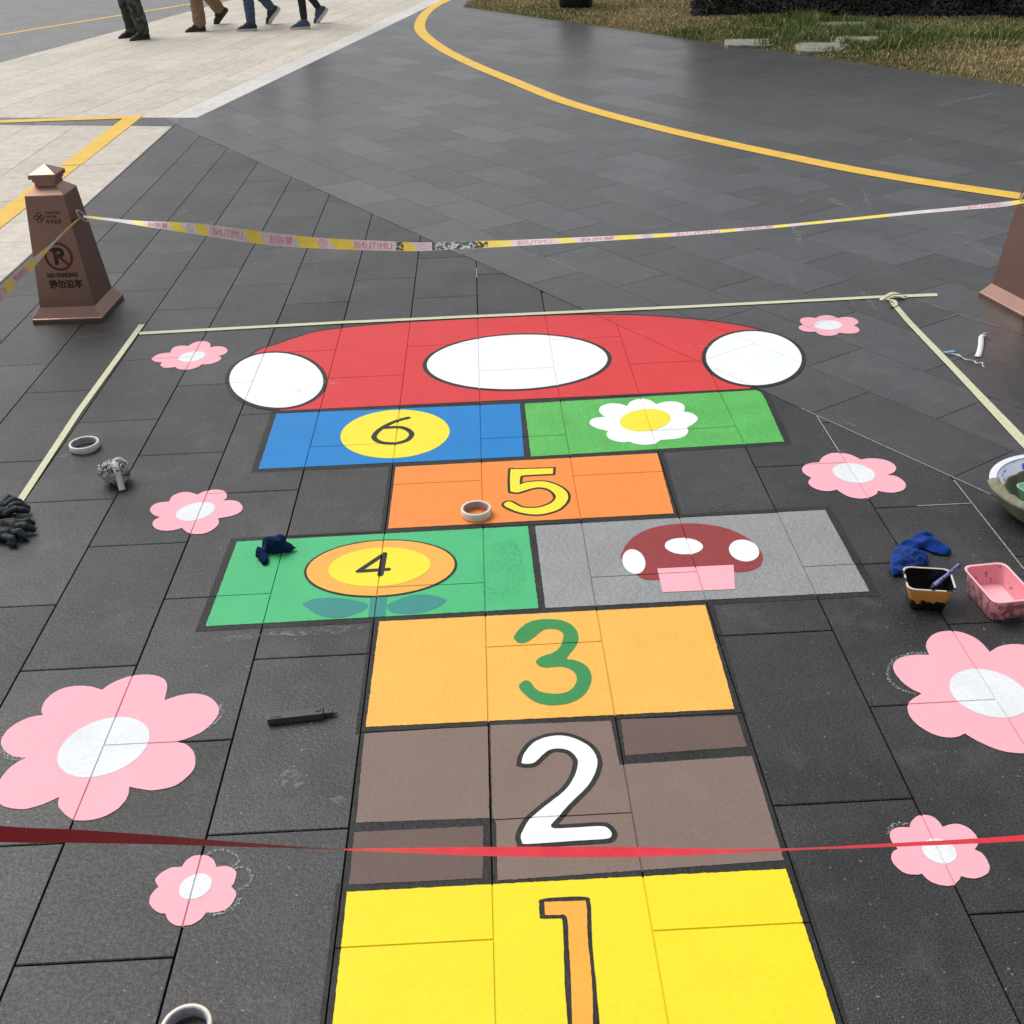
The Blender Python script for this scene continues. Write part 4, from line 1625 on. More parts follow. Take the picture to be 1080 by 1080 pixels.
# paint-stiff work gloves
def glove(loc, rz, label, curl, lift=0.0):
    e = empty('work_glove', loc, rz)
    tag(e, label, 'glove', 'dark work gloves at the left edge')
    pr = [((-.05, 0, .022), .026, (.0, .0, .024), .032), ((.0, -.018, .022), .024, (.03, -.02, .022), .022), ((.0, .018, .024), .024, (.03, .02, .024), .022), ((-.02, -.02, .02), .022, (-.02, .022, .022), .022)]
    for i, (y, L) in enumerate(((-.036, .066), (-.013, .08), (.012, .078), (.036, .058))):
        c = curl[i]
        b = Vector((.034, y, .022))
        k1 = b + Vector((L * .45, y * .45, .012 - .01 * c + lift))
        k2 = k1 + Vector((L * .32 * cos(c), y * .2, -.022 * sin(c)))
        k3 = k2 + Vector((L * .25 * cos(c * 1.9), y * .1, -.02 * sin(c * 1.5)))
        for q_ in (k1, k2, k3):
            q_.z = max(.012, q_.z)
        pr += [(b, .0125, k1, .0112), (k1, .0112, k2, .0105), (k2, .0105, k3, .0085)]
    pr += [((-.02, .03, .024), .016, (.012, .056, .022), .013), ((.012, .056, .022), .013, (.036, .064, .014), .0105)]
    blob('glove_shell', pr, .0024, M['glove'], e, 2, folds(30, .004, curl[0] * 3))
    cuff = [((-.115, .0, .018), .022, (-.06, .0, .021), .026), ((-.115, .02, .016), .018, (-.06, .016, .02), .02), ((-.115, -.02, .016), .018, (-.06, -.016, .02), .02)]
    blob('cuff', cuff, .003, M['glove_cuff'], e, 2, folds(40, .003, 2))
    return e


g0 = G(10, 545)
glove((g0.x - .045, g0.y - .01, .0), radians(28), 'dark work glove at left edge whose fingers touch the masking tape end', (.3, .5, .8, 1.1), .012)
g0 = G(13, 565)
glove((g0.x - .03, g0.y, .0), radians(-8), 'dark paint crusted work glove at left edge, nearer than the other glove', (1.3, .9, .7, 1.0), .004)

# ------------------------------------------------------------------ box cutter
M['cutter'] = plain('black_plastic', (62, 64, 66), .42, .12, 60, .15)
M['cutter_dark'] = plain('dark_slot', (.006, .006, .006), .5, .2, 60, 0, srgb=False)
p, q = G(283, 762), G(342, 755.5)
d = (q - p)
L = d.length
ct_ = empty('box_cutter', ((p.x + q.x) / 2, (p.y + q.y) / 2, .0006), math.atan2(d.y, d.x))
tag(ct_, 'black snap off box cutter lying between the largest flower and the amber square', 'box cutter')
bm = bmesh.new()
box_bm(bm, (0, 0, .0105), (L, .027, .019), 0, .003)
bmobj('handle', bm, M['cutter'], ct_, False)
bm = bmesh.new()
box_bm(bm, (L / 2 + .010, .003, .0085), (.022, .019, .012), 0, .0015)
bmobj('blade_guide', bm, M['cutter'], ct_)
bm = bmesh.new()
box_bm(bm, (L / 2 + .026, -.0015, .0065), (.012, .006, .004), 0, .0008)
bmobj('end_clip', bm, M['cutter_dark'], ct_)
bm = bmesh.new()
box_bm(bm, (-L / 2 + .022, -.008, .0199), (.026, .006, .001), 0, 0)
bmobj('slot', bm, M['cutter_dark'], ct_)
bm = bmesh.new()
box_bm(bm, (L / 2 - .012, .001, .0205), (.014, .009, .004), 0, .001)
bmobj('slider', bm, M['cutter'], ct_)
bm = bmesh.new()
box_bm(bm, (L / 2 + .012, .004, .0149), (.004, .004, .001), 0, 0)
bmobj('notch', bm, M['cutter_dark'], ct_)

# ------------------------------------------------------------------ paint trays


def rrect(hx, hy, r, n=6):
    out = []
    for cx, cy, a0 in ((hx - r, hy - r, 0), (-hx + r, hy - r, pi / 2), (-hx + r, -hy + r, pi), (hx - r, -hy + r, 3 * pi / 2)):
        for i in range(n + 1):
            a = a0 + pi / 2 * i / n
            out.append((cx + r * cos(a), cy + r * sin(a)))
    return out


def tray(name, loc, rz, hx, hy, h, label, cat, m_out, m_rim, m_in, m_paint, lvl, group=None, taper=.8):
    e = empty(name, loc, rz)
    tag(e, label, cat, group)

    def shell(nm, prof, mat, cap_last=False, cap_first=False):
        vs, fs = [], []
        n = None
        for k, ins, z in prof:
            rr = rrect(hx * k - ins, hy * k - ins, max(.006, min(hx, hy) * .38 * k - ins))
            n = len(rr)
            vs += [(x, y, z) for x, y in rr]
        for r in range(len(prof) - 1):
            for i in range(n):
                j = (i + 1) % n
                fs.append((r * n + i, r * n + j, (r + 1) * n + j, (r + 1) * n + i))
        if cap_first:
            fs.append(tuple(range(n))[::-1])
        if cap_last:
            fs.append(tuple(range((len(prof) - 1) * n, len(prof) * n)))
        return pyobj(nm, vs, fs, mat, e, True)
    shell('outside', [(taper * .96, 0, .001), (taper, 0, .004), (.97, 0, h - .003)], m_out, cap_first=True)
    shell('rim', [(.97, 0, h - .003), (1.03, 0, h - .0025), (1.045, 0, h - .001), (1.045, 0, h + .0008), (1.03, 0, h + .0016), (.975, 0, h + .0016), (.955, .0, h)], m_rim)
    shell('inside', [(.955, 0, h), (.95, 0, h - .003), (taper * .97, 0, .005), (taper * .9, 0, .0028)], m_in, cap_last=True)
    k = taper + (.95 - taper) * (lvl / h)
    rr = rrect(hx * k, hy * k, min(hx, hy) * .38 * k)
    pyobj('paint_film', [(x, y, lvl + .0015 * noise.noise((x * 30, y * 30, 3))) for x, y in rr], [tuple(range(len(rr)))], m_paint, e)
    return e


M['tray_out'] = blotch('amber_paint_over_black', (214, 150, 72), (16, 15, 15), .45, 38, .56, .6)
t = NT('amber_fading_to_black')
z = t.n('ShaderNodeSeparateXYZ')
t.l(t.n('ShaderNodeTexCoord').outputs['Object'], z.inputs[0])
k = t.math('ADD', t.math('MULTIPLY', z.outputs[2], 15), t.math('MULTIPLY', t.noise(45, 4, .6), .75))
c = t.mix(t.ramp(k, [(.82, 0.0), (.86, 1.0)]), (.006, .006, .006), (.56, .27, .055))
t.set(Base_Color=c, Roughness=.4)
M['tray_out'] = t.m
M['tray_rim'] = blotch('pale_plastic_rim', (206, 200, 188), (30, 28, 28), .4, 30, .56, .6)
M['tray_black'] = blotch('black_paint_inside', (9, 9, 10), (24, 24, 26), .28, 26, .5, .7, .5)
M['black_wet'] = plain('wet_black_paint', (.003, .003, .0035), .12, .3, 20, .15, srgb=False)
M['pink_tray'] = blotch('pink_paint_on_tray', (240, 158, 170), (150, 84, 92), .38, 34, .6, .64)
t = NT('pink_paint_chipped')
z = t.n('ShaderNodeSeparateXYZ')
t.l(t.n('ShaderNodeTexCoord').outputs['Object'], z.inputs[0])
hgt = t.ramp(z.outputs[2], [(.0, 1.0), (.05, .9), (.07, .35)])
msk = t.ramp(t.math('ADD', t.noise(48, 5, .65), t.math('MULTIPLY', hgt, .14)), [(.61, 0.0), (.655, 1.0)])
c = t.mix(msk, (.82, .36, .42), (.36, .14, .155))
t.set(Base_Color=c, Roughness=.38)
M['pink_out'] = t.m
t = NT('pink_inside_smeared')
msk = t.ramp(t.noise(36, 5, .7), [(.575, 0.0), (.62, .75)])
t.set(Base_Color=t.mix(msk, (.80, .30, .36), (.16, .10, .11)), Roughness=.35)
M['pink_in'] = t.m
M['pink_rim'] = plain('pink_rim', (246, 186, 196), .35, .1, 60, .15)
M['pink_wet'] = plain('wet_pink_paint', (250, 190, 202), .2, .05, 14, .1)

TR = 'paint trays on the paving'
h = .074
c0 = G(980, 611, h)
ab = G(1003, 612, h) - G(957, 611, h)
tray('paint_tray', (c0.x, c0.y, .0006), math.atan2(ab.y, ab.x) - radians(4), .060, .0535, h, 'square black paint tray with amber smeared outside and a brush in it', 'paint tray', M['tray_out'], M['tray_rim'], M['tray_black'], M['black_wet'], .017, TR, .74)
c1 = G(1054, 614.5, .07)
ab = G(1083, 635, .07) - G(1031, 589, .07)
a1 = G(1060, 642, .07) - G(1024, 601, .07)
tray('paint_tray', (c1.x, c1.y, .0006), math.atan2(a1.y, a1.x), .0865, .0575, .07, 'long pink paint tray with chipped sides at the right edge', 'paint tray', M['pink_out'], M['pink_rim'], M['pink_in'], M['pink_wet'], .014, TR, .84)

# brush standing in the black tray
M['lilac'] = blotch('lilac_paint_on_handle', (112, 114, 176), (66, 56, 88), .45, 60, .5, .6)
M['bristle'] = plain('black_bristles', (.006, .006, .006), .6, .3, 200, .4, srgb=False)
pA, pB = G(986, 617, .045), G(1012.5, 595.5, .10)
bre = empty('paint_brush', tuple(pA))
tag(bre, 'small paint brush with lilac stained handle leaning in the black tray', 'paint brush')


def limb(name, pts, radii, mat, parent, k=12, smooth=True, flat=1.0):
    """tube through points with a radius each, closed ends"""
    P = [Vector(p) for p in pts]
    vs, fs = [], []
    n = len(P)
    d0 = (P[-1] - P[0]).normalized()
    side = d0.cross(Vector((0, 0, 1)))
    if side.length < 1e-3:
        side = Vector((1, 0, 0))
    side.normalize()
    upv = side.cross(d0)
    for p, r in zip(P, radii):
        for i in range(k):
            a = 2 * pi * i / k
            vs.append(p + side * cos(a) * r + upv * sin(a) * r * flat)
    for i in range(n - 1):
        for j in range(k):
            fs.append((i * k + j, i * k + (j + 1) % k, (i + 1) * k + (j + 1) % k, (i + 1) * k + j))
    fs.append(tuple(range(k))[::-1])
    fs.append(tuple(range((n - 1) * k, n * k)))
    return pyobj(name, vs, fs, mat, parent, smooth)


dv = pB - pA
limb('handle', [dv * s for s in (.18, .2, .3, .42, .6, .8, .95, 1.0, 1.005)], (.0065, .007, .0062, .0052, .0056, .0062, .0066, .006, .002), M['lilac'], bre)
limb('ferrule', [dv * s for s in (-.02, .0, .1, .19, .2)], (.0075, .0085, .0085, .008, .0078), M['lilac'], bre, flat=.7)
limb('bristles', [dv * s for s in (-.20, -.17, -.1, -.01)], (.003, .0055, .0075, .0082), M['bristle'], bre, flat=.55)

# ------------------------------------------------------------------ basin with olive cloth and green paint tub
t = NT('enamel_white')
msk = t.ramp(t.noise(17, 3, .5), [(.58, 0.0), (.62, 1.0)])
t.set(Base_Color=t.mix(msk, (.60, .64, .76), (.03, .12, .50)), Roughness=.2)
M['enamel'] = t.m
M['enamel_plain'] = plain('white_enamel_rim', (224, 228, 240), .2, .04, 30, .05)
t = NT('olive_canvas')
c = t.ramp(t.noise(16, 4, .6), [(.3, (.17, .166, .108)), (.7, (.30, .292, .21))])
t.set(Base_Color=c, Roughness=.85, Specular_IOR_Level=.2)
t.bump(t.noise(500, 2), .4, .0006)
M['olive'] = t.m
t = NT('translucent_green_tub')
t.set(Base_Color=(.34, .66, .50), Roughness=.25, Alpha=.72)
M['tub'] = t.m
M['tub_paint'] = plain('wet_green_paint', (70, 176, 118), .25, .06, 20, .1)
bc = G(1117, 539, 0)
RB = .211
HB = .085
bs = empty('basin', (bc.x, bc.y, .0006))
tag(bs, 'white enamel basin with blue pattern half cut off by the right edge', 'basin')
lathe('basin_wall', [(.0, .001), (.13, .001), (.14, .004), (RB - .022, HB - .006), (RB - .012, HB), (RB - .02, HB + .001), (.136, .008), (.128, .006), (.0, .006)], M['enamel'], bs, 72)
lathe('basin_rim', [(RB - .021, HB + .0015), (RB - .004, HB + .003), (RB, HB + .001), (RB - .001, HB - .003), (RB - .008, HB - .004), (RB - .014, HB - .002)], M['enamel_plain'], bs, 72)
# cloth draped over the near-left side of the basin, inside and outside
oc = empty('olive_cloth', (bc.x, bc.y, 0))
tag(oc, 'olive canvas cloth draped over the near rim of the basin', 'cloth')
vs, fs = [], []
na, nr = 120, 44
for i in range(na + 1):
    a = radians(166 + 176 * i / na)
    for j in range(nr + 1):
        s = j / nr
        # profile: from outside bottom, up over the rim, down inside
        if s < .42:
            k = s / .42
            r = .150 + (RB + .007 - .150) * (k ** .8)
            z = .006 + (HB - .002) * k
        elif s < .55:
            k = (s - .42) / .13
            r = RB + .007 - .034 * k
            z = HB + .004 + .008 * sin(pi * k)
        else:
            k = (s - .55) / .45
            if k < .5:
                r = RB - .027 - .028 * (k / .5)
                z = HB + .004 - (HB - .012) * (k / .5) ** .8
            else:
                r = RB - .055 - .14 * (k - .5) / .5
                z = .016
        f = noise.noise((a * 3.2, s * 1.2, 2.2)) * .012 + noise.noise((a * 9, s * 3, 5.1)) * .005
        if s > .5:
            f += .026 * (noise.ridged_multi_fractal(Vector((a * 2.4, s * 2.6, .7)), 1, 2, 2, 1, 2) - 1)
        edge = min(1, i / 10, (na - i) / 10)
        fade = .3 + .7 * edge
        r += f * (.7 if s < .42 else .2)
        z += abs(f) * (.3 if s < .42 else 1.0)
        z = max(.004, z)
        if s < .42:
            r = max(r, .142 + (RB - .138) * (z / HB) * .98 + .003)
        vs.append((r * cos(a), r * sin(a), z))
for i in range(na):
    for j in range(nr):
        b = i * (nr + 1) + j
        fs.append((b, b + nr + 1, b + nr + 2, b + 1)[::-1])
o = pyobj('canvas', vs, fs, M['olive'], oc, True)
m = o.modifiers.new('thickness', 'SOLIDIFY')
m.thickness = .0022
m.offset = 0
# far flap of the cloth standing up across the basin, a dark hollow in front of it
edge = smooth_open([(-.196, .0, HB + .006), (-.168, .045, HB + .006), (-.12, .075, HB + .016), (-.06, .095, HB + .016), (.0, .09, HB + .006), (.08, .09, HB - .01)], 10)
vs, fs = [], []
nr = 12
for i, (x, y, z) in enumerate(edge):
    for j in range(nr + 1):
        k = j / nr
        w_ = .010 * noise.noise((x * 26, y * 26 + k * 1.5, 3.1))
        q_ = 1 - .38 * k
        vs.append((x * q_ + .01 * k, y * q_ - .012 + .05 * (k - .15) ** 2 * 1.2 + w_ + .016 * sin(k * 3), max(.012, z * (1 - k) + .014 * k)))
for i in range(len(edge) - 1):
    for j in range(nr):
        b = i * (nr + 1) + j
        fs.append((b, b + nr + 1, b + nr + 2, b + 1))
o = pyobj('flap', vs, fs, M['olive'], oc, True)
m = o.modifiers.new('thickness', 'SOLIDIFY')
m.thickness = .0025
m.offset = 0
tb = empty('paint_tub', (bc.x - .062, bc.y - .05, .016), radians(18))
tag(tb, 'translucent green plastic paint tub sitting in the basin', 'paint tub')
rr1, rr2 = rrect(.062, .055, .016), rrect(.078, .07, .02)
n = len(rr1)
hT = .085
vs = [(x, y, .0) for x, y in rr1] + [(x, y, hT) for x, y in rr2] + [(x * 1.03, y * 1.03, hT + .001) for x, y in rr2] + [(x * 1.03, y * 1.03, hT + .003) for x, y in rr2] + [(x * .975, y * .975, hT + .003) for x, y in rr2] + [(x * .97, y * .97, .002) for x, y in rr1]
fs = [tuple(range(n))[::-1], tuple(range(5 * n, 6 * n))]
for r in range(5):
    for i in range(n):
        j = (i + 1) % n
        fs.append((r * n + i, r * n + j, (r + 1) * n + j, (r + 1) * n + i))
pyobj('tub_wall', vs, fs, M['tub'], tb, True)
pyobj('paint_film', [(x * 1.08, y * 1.08, .038) for x, y in rr1], [tuple(range(n))], M['tub_paint'], tb)

# ------------------------------------------------------------------ litter beyond the tape corner
M['white_scrap'] = plain('white_plastic_strip', (222, 224, 224), .5, .06, 60, .2)
M['light_blue'] = plain('pale_blue_plastic', (128, 180, 214), .4, .12, 60, .2)
c0 = G(1037, 366)
sc_ = empty('white_strip', (c0.x, c0.y, 0))
tag(sc_, 'curled white plastic strip lying on dark slabs near the right bollard', 'litter')
oz = Vector((c0.x, c0.y, 0))
A = lambda u, v, z: rel(u, v, z, oz)
strip3('strip', [A(1031, 376, .004), A(1033, 371, .006), A(1034.5, 363, .01), A(1035, 356, .006), A(1037.5, 353, .006)], lambda s: .022 - .002 * s, M['white_scrap'], sc_, .0012)
strip3('curled_end', [A(1037.5, 353, .01), A(1039.5, 352, .02), A(1040, 351, .032)], .021, M['white_scrap'], sc_, .0012)
c0 = G(1010, 373)
bl = empty('blue_tag', (c0.x, c0.y, 0))
tag(bl, 'small pale blue plastic tag trailing a crinkled white string', 'litter')
oz = Vector((c0.x, c0.y, 0))
strip3('tag', [A(996, 371, .006), A(1001, 371, .012), A(1007.5, 370.6, .004)], .014, M['light_blue'], bl, .0015, twist=lambda s: .5 * s)
st_ = [A(999, 373, .004), A(1006, 373.5, .005), A(1012, 375, .005), A(1018, 379, .005), A(1027, 380.5, .006), A(1030, 383, .005), A(1036, 382.5, .008), A(1036.3, 386, .004), A(1038.5, 387.2, .004)]
strip3('string', st_, lambda s: .004 + .008 * max(0, sin(7 * s)) * s, M['white_scrap'], bl, .0015, twist=lambda s: 1.5 * sin(12 * s))

# ------------------------------------------------------------------ lawn, stepping stones, hedge
t = NT('lawn_soil')
c = t.ramp(t.noise(1.4, 5, .65), [(.35, (.075, .082, .034)), (.55, (.15, .125, .066)), (.7, (.23, .185, .105))])
c = t.mix(1.0, c, t.ramp(t.noise(70, 3, .6), [(.3, .55), (.7, 1.25)]), 'MULTIPLY')
t.set(Base_Color=c, Roughness=.95, Specular_IOR_Level=.1)
t.bump(t.noise(60, 4, .7), 1.0, .02)
M['soil'] = t.m
t = NT('grass_blades')
a = t.n('ShaderNodeAttribute', attribute_name='tone')
c = t.mix(1.0, a.outputs['Color'], t.ramp(t.noise(40, 2), [(.3, .75), (.7, 1.2)]), 'MULTIPLY')
t.set(Base_Color=c, Roughness=.65, Specular_IOR_Level=.25)
M['blade'] = t.m
lawn_poly = [(-3, 40), (40, 40), (40, -30), (-3, -30)]
for h in ((-NX, -NY, -LAWN0 + .001), (-MX, -MY, -mL + .001), (1, 0, 24), (0, -1, 4), (0, 1, 30)):
    lawn_poly = clip(lawn_poly, *h)
# gently uneven lawn surface, a little above the paving
x0, y0, x1, y1 = bbox(lawn_poly)
lawn_poly = ccw(lawn_poly)


def lawn_z(x, y):
    k = NX * x + NY * y - LAWN0
    return min(.03, .0005 + k * .12) + .02 * noise.noise((x * 1.1, y * 1.1, 3)) * min(1, max(0, k)) + .008 * noise.noise((x * 5, y * 5, 3)) * min(1, max(0, k * 2))


vs, fs = [], []
ST = .25
tri = []
for ix in range(int((min(x1, 12) - x0) / ST) + 1):
    for iy in range(int((min(y1, 22) - max(y0, 2)) / ST) + 1):
        cx, cy = x0 + ix * ST, max(y0, 2) + iy * ST
        q = [(cx, cy), (cx + ST, cy), (cx + ST, cy + ST), (cx, cy + ST)]
        for h in ((-NX, -NY, -LAWN0 + .001), (-MX, -MY, -mL + .001)):
            q = clip(q, *h)
            if len(q) < 3:
                break
        if len(q) >= 3 and abs(area(q)) > 1e-5:
            b = len(vs)
            vs += [(p[0], p[1], lawn_z(*p)) for p in q]
            fs.append(tuple(range(b, b + len(q))))
bm = bmesh.new()
bv = [bm.verts.new(v) for v in vs]
for f in fs:
    bm.faces.new([bv[i] for i in f])
bmesh.ops.remove_doubles(bm, verts=bm.verts, dist=.0005)
o = bmobj('lawn', bm, M['soil'], None, True)
tag(o, kind='structure')

# pale stepping stones sunk into the grass
M['step'] = plain('stepping_stone', (128, 125, 116), .85, .25, 12, .5)
SGR = 'pale stepping stones in the lawn'
stones = []


def stepping(u0, v0, u1, v1, label, seed):
    a, b = G(u0, (v0 + v1) / 2, .03), G(u1, (v0 + v1) / 2, .03)
    n_, f_ = G((u0 + u1) / 2, v1, .03), G((u0 + u1) / 2, v0, .03)
    c = (a + b + n_ + f_) / 4
    ex, ey = (b - a) / 2, (f_ - n_) / 2
    e = empty('stepping_stone', (c.x, c.y, 0))
    rnd = random.Random(seed)
    ring = []
    m = 22
    for i in range(m):
        an = 2 * pi * i / m
        k = 1 / (abs(cos(an)) ** 3.6 + abs(sin(an)) ** 3.6) ** (1 / 3.6) * (1 + .2 * noise.noise((cos(an) * 1.6, sin(an) * 1.6, seed * 3.3)))
        ring.append((ex.x * cos(an) * k + ey.x * sin(an) * k, ex.y * cos(an) * k + ey.y * sin(an) * k))
    ring = ccw(ring)
    z0 = lawn_z(c.x, c.y) + .012
    vs = [(x, y, -.01) for x, y in ring] + [(x, y, z0 - .006) for x, y in ring] + [(x * .97, y * .97, z0) for x, y in ring] + [(x * .5, y * .5, z0 + .003) for x, y in ring]
    fs = [tuple(range(3 * m, 4 * m))]
    for r in range(3):
        for i in range(m):
            j = (i + 1) % m
            fs.append((r * m + i, r * m + j, (r + 1) * m + j, (r + 1) * m + i))
    me = bpy.data.meshes.new('stepping_stone')
    bpy.data.objects.remove(e)
    o = pyobj('stepping_stone', vs, fs, M['step'])
    o.location = (c.x, c.y, 0)
    tag(o, label, 'stepping stone', SGR)
    stones.append((c.x, c.y, ex.length * 1.02, ey.length * 1.02, ex.normalized(), ey.normalized()))


stepping(762, 40, 822, 47.5, 'pale stepping stone touching the paving edge, leftmost of the six', 1)
stepping(838, 45, 892, 54.5, 'stepping stone half lost in grass, nearest to the paving on its right', 2)
stepping(872, 39, 936, 49, 'stepping stone in the middle of the group with grass in front', 3)
stepping(852, 23, 922, 33, 'broad pale stepping stone close to the foot of the hedge', 4)
stepping(908, 32, 995, 39, 'thin looking stepping stone behind the middle one, toward the right', 5)
stepping(1000, 12, 1056, 19, 'stepping stone farthest right at the dark foot of the hedge', 6)

# black bin on the lawn
bp_ = G(609, 11.5, .02)
M['bin'] = plain('black_bin', (.006, .0065, .007), .35, .25, 20, .1, srgb=False)
M['bin_dark'] = plain('bin_opening', (.003, .003, .003), .8, .2, 20, 0, srgb=False)
rr = abs((G(626, 10, .02) - G(592, 10, .02)).length) / 2
bn = empty('litter_bin', (bp_.x + .0, bp_.y + rr, .0))
tag(bn, 'black round bin standing on the dry lawn, only its base in view', 'bin')
lathe('drum', [(0, .0), (rr * .96, .0), (rr * .96, .03), (rr, .05), (rr, .74), (rr * .985, .76), (0, .76)], M['bin'], bn, 40)
lathe('lid', [(0, .86), (rr * .3, .855), (rr * .8, .82), (rr * 1.03, .775), (rr * 1.03, .757), (rr * .9, .757)], M['bin'], bn, 40)
lathe('foot_ring', [(rr * .9, .0), (rr * 1.02, .0), (rr * 1.02, .035), (rr * .95, .04)], M['bin'], bn, 40)

# clipped dark hedge
t = NT('hedge_leaf')
a = t.n('ShaderNodeAttribute', attribute_name='tone')
t.set(Base_Color=a.outputs['Color'], Roughness=.4, Specular_IOR_Level=.5)
M['hedge_leaf'] = t.m
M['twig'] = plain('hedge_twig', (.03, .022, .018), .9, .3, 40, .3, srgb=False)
h0, h1 = G(731, 19, .02), G(1086, 21, .02)
hd = Vector((h1.x - h0.x, h1.y - h0.y, 0)).normalized()
h0 = h0 - hd * .05
h1 = h0 + hd * 7.5
hn = Vector((-hd.y, hd.x, 0))
HW, HH = 1.5, 1.55
hg = empty('hedge', (h0.x, h0.y, 0))
tag(hg, 'dark clipped hedge running along the back of the lawn', 'hedge')
rnd = random.Random(11)
vs, fs, tn = [], [], []
NL = 80000
Lh = 7.5
for k in range(NL):
    s = rnd.uniform(0, Lh)
    low_zone = k < NL * .62
    if low_zone:
        s = rnd.uniform(0, 4.8)
    face = rnd.random()
    if face < .74:
        d, z = rnd.random() ** 2 * .3, (rnd.random() * .75 if low_zone else rnd.random() * HH)
    elif face < .88 and not low_zone:
        d, z = rnd.uniform(0, HW), HH - rnd.random() ** 2 * .2
    else:
        s, d, z = rnd.random() ** 2 * .3, rnd.uniform(0, HW), rnd.random() * HH
    bulge = .16 * noise.noise((s * 1.6, z * 1.8, 1)) + .07 * noise.noise((s * 5, z * 5, 4))
    low = max(0, .10 - z) * .4 * noise.noise((s * 4, 0, 3))
    d2 = d + bulge + low * .6 + .06
    zz = z + .08 * noise.noise((s * 1.3, d * 2, 8)) + .02
    c = hd * s + hn * d2 + Vector((0, 0, max(.015, zz)))
    nl_ = (Vector((rnd.gauss(0, .55), rnd.gauss(0, .55), rnd.gauss(0, .55))) + Vector((0, 0, .75)) - hn * .5).normalized()
    u = nl_.cross(Vector((rnd.gauss(0, 1), rnd.gauss(0, 1), rnd.gauss(0, 1)))).normalized()
    v = nl_.cross(u).normalized()
    L, W = rnd.uniform(.032, .056), rnd.uniform(.016, .026)
    b = len(vs)
    vs += [c - u * L * .5, c + v * W * .5 + u.cross(v) * .003, c + u * L * .5, c - v * W * .5 + u.cross(v) * .003]
    fs.append((b, b + 1, b + 2, b + 3))
    q = rnd.random() * (.6 + .7 * (noise.noise((s * 3, z * 3, 2)) + .4))
    tn.append((.046 + .075 * q, .039 + .06 * q, .044 + .054 * q) if rnd.random() < .8 else (.045 + .045 * q, .056 + .065 * q, .034 + .027 * q))
me = bpy.data.meshes.new('foliage')
me.from_pydata([tuple(v) for v in vs], [], fs)
at = me.attributes.new('tone', 'FLOAT_COLOR', 'FACE')
for i, c in enumerate(tn):
    at.data[i].color = (*c, 1)
me.update()
link('foliage', me, M['hedge_leaf'], hg)
vs, fs = [], []
for k in range(420):
    s, d = rnd.uniform(.2, Lh), rnd.uniform(.34, HW - .1)
    p = hd * s + hn * d
    q = p + hd * rnd.uniform(-.2, .2) + hn * rnd.uniform(-.15, .15) + Vector((0, 0, rnd.uniform(.5, 1.1)))
    r = rnd.uniform(.004, .010)
    b = len(vs)
    for c, rr_ in ((p, r), (q, r * .5)):
        for i in range(4):
            vs.append(c + Vector((cos(i * pi / 2) * rr_, sin(i * pi / 2) * rr_, 0)))
    for i in range(4):
        j = (i + 1) % 4
        fs.append((b + i, b + j, b + 4 + j, b + 4 + i))
pyobj('twigs', vs, fs, M['twig'], hg)
# dense shaded inner growth
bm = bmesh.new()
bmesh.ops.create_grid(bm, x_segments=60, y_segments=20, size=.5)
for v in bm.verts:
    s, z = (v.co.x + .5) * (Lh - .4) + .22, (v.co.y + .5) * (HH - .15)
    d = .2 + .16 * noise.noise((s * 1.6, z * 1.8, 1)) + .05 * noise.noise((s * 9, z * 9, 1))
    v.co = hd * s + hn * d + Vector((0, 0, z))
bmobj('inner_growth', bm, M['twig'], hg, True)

# grass blades
rnd = random.Random(21)
vs, fs, tn = [], [], []


def green_at(x, y):
    g = noise.noise((x * .55, y * .55, 5)) * .55 + noise.noise((x * 1.7, y * 1.7, 2)) * .35
    # greener between the stepping stones, dry around the bin and at the right
    g += .55 * math.exp(-((x - 3.6) ** 2 / 2.2 + (y - 12.2) ** 2 / 1.6)) - .5 * math.exp(-((x - 5.1) ** 2 / .9 + (y - 10.3) ** 2 / 1.6)) - .35 * math.exp(-((x - 2.3) ** 2 / .8 + (y - 15.5) ** 2 / 1.5)) - .08
    return g


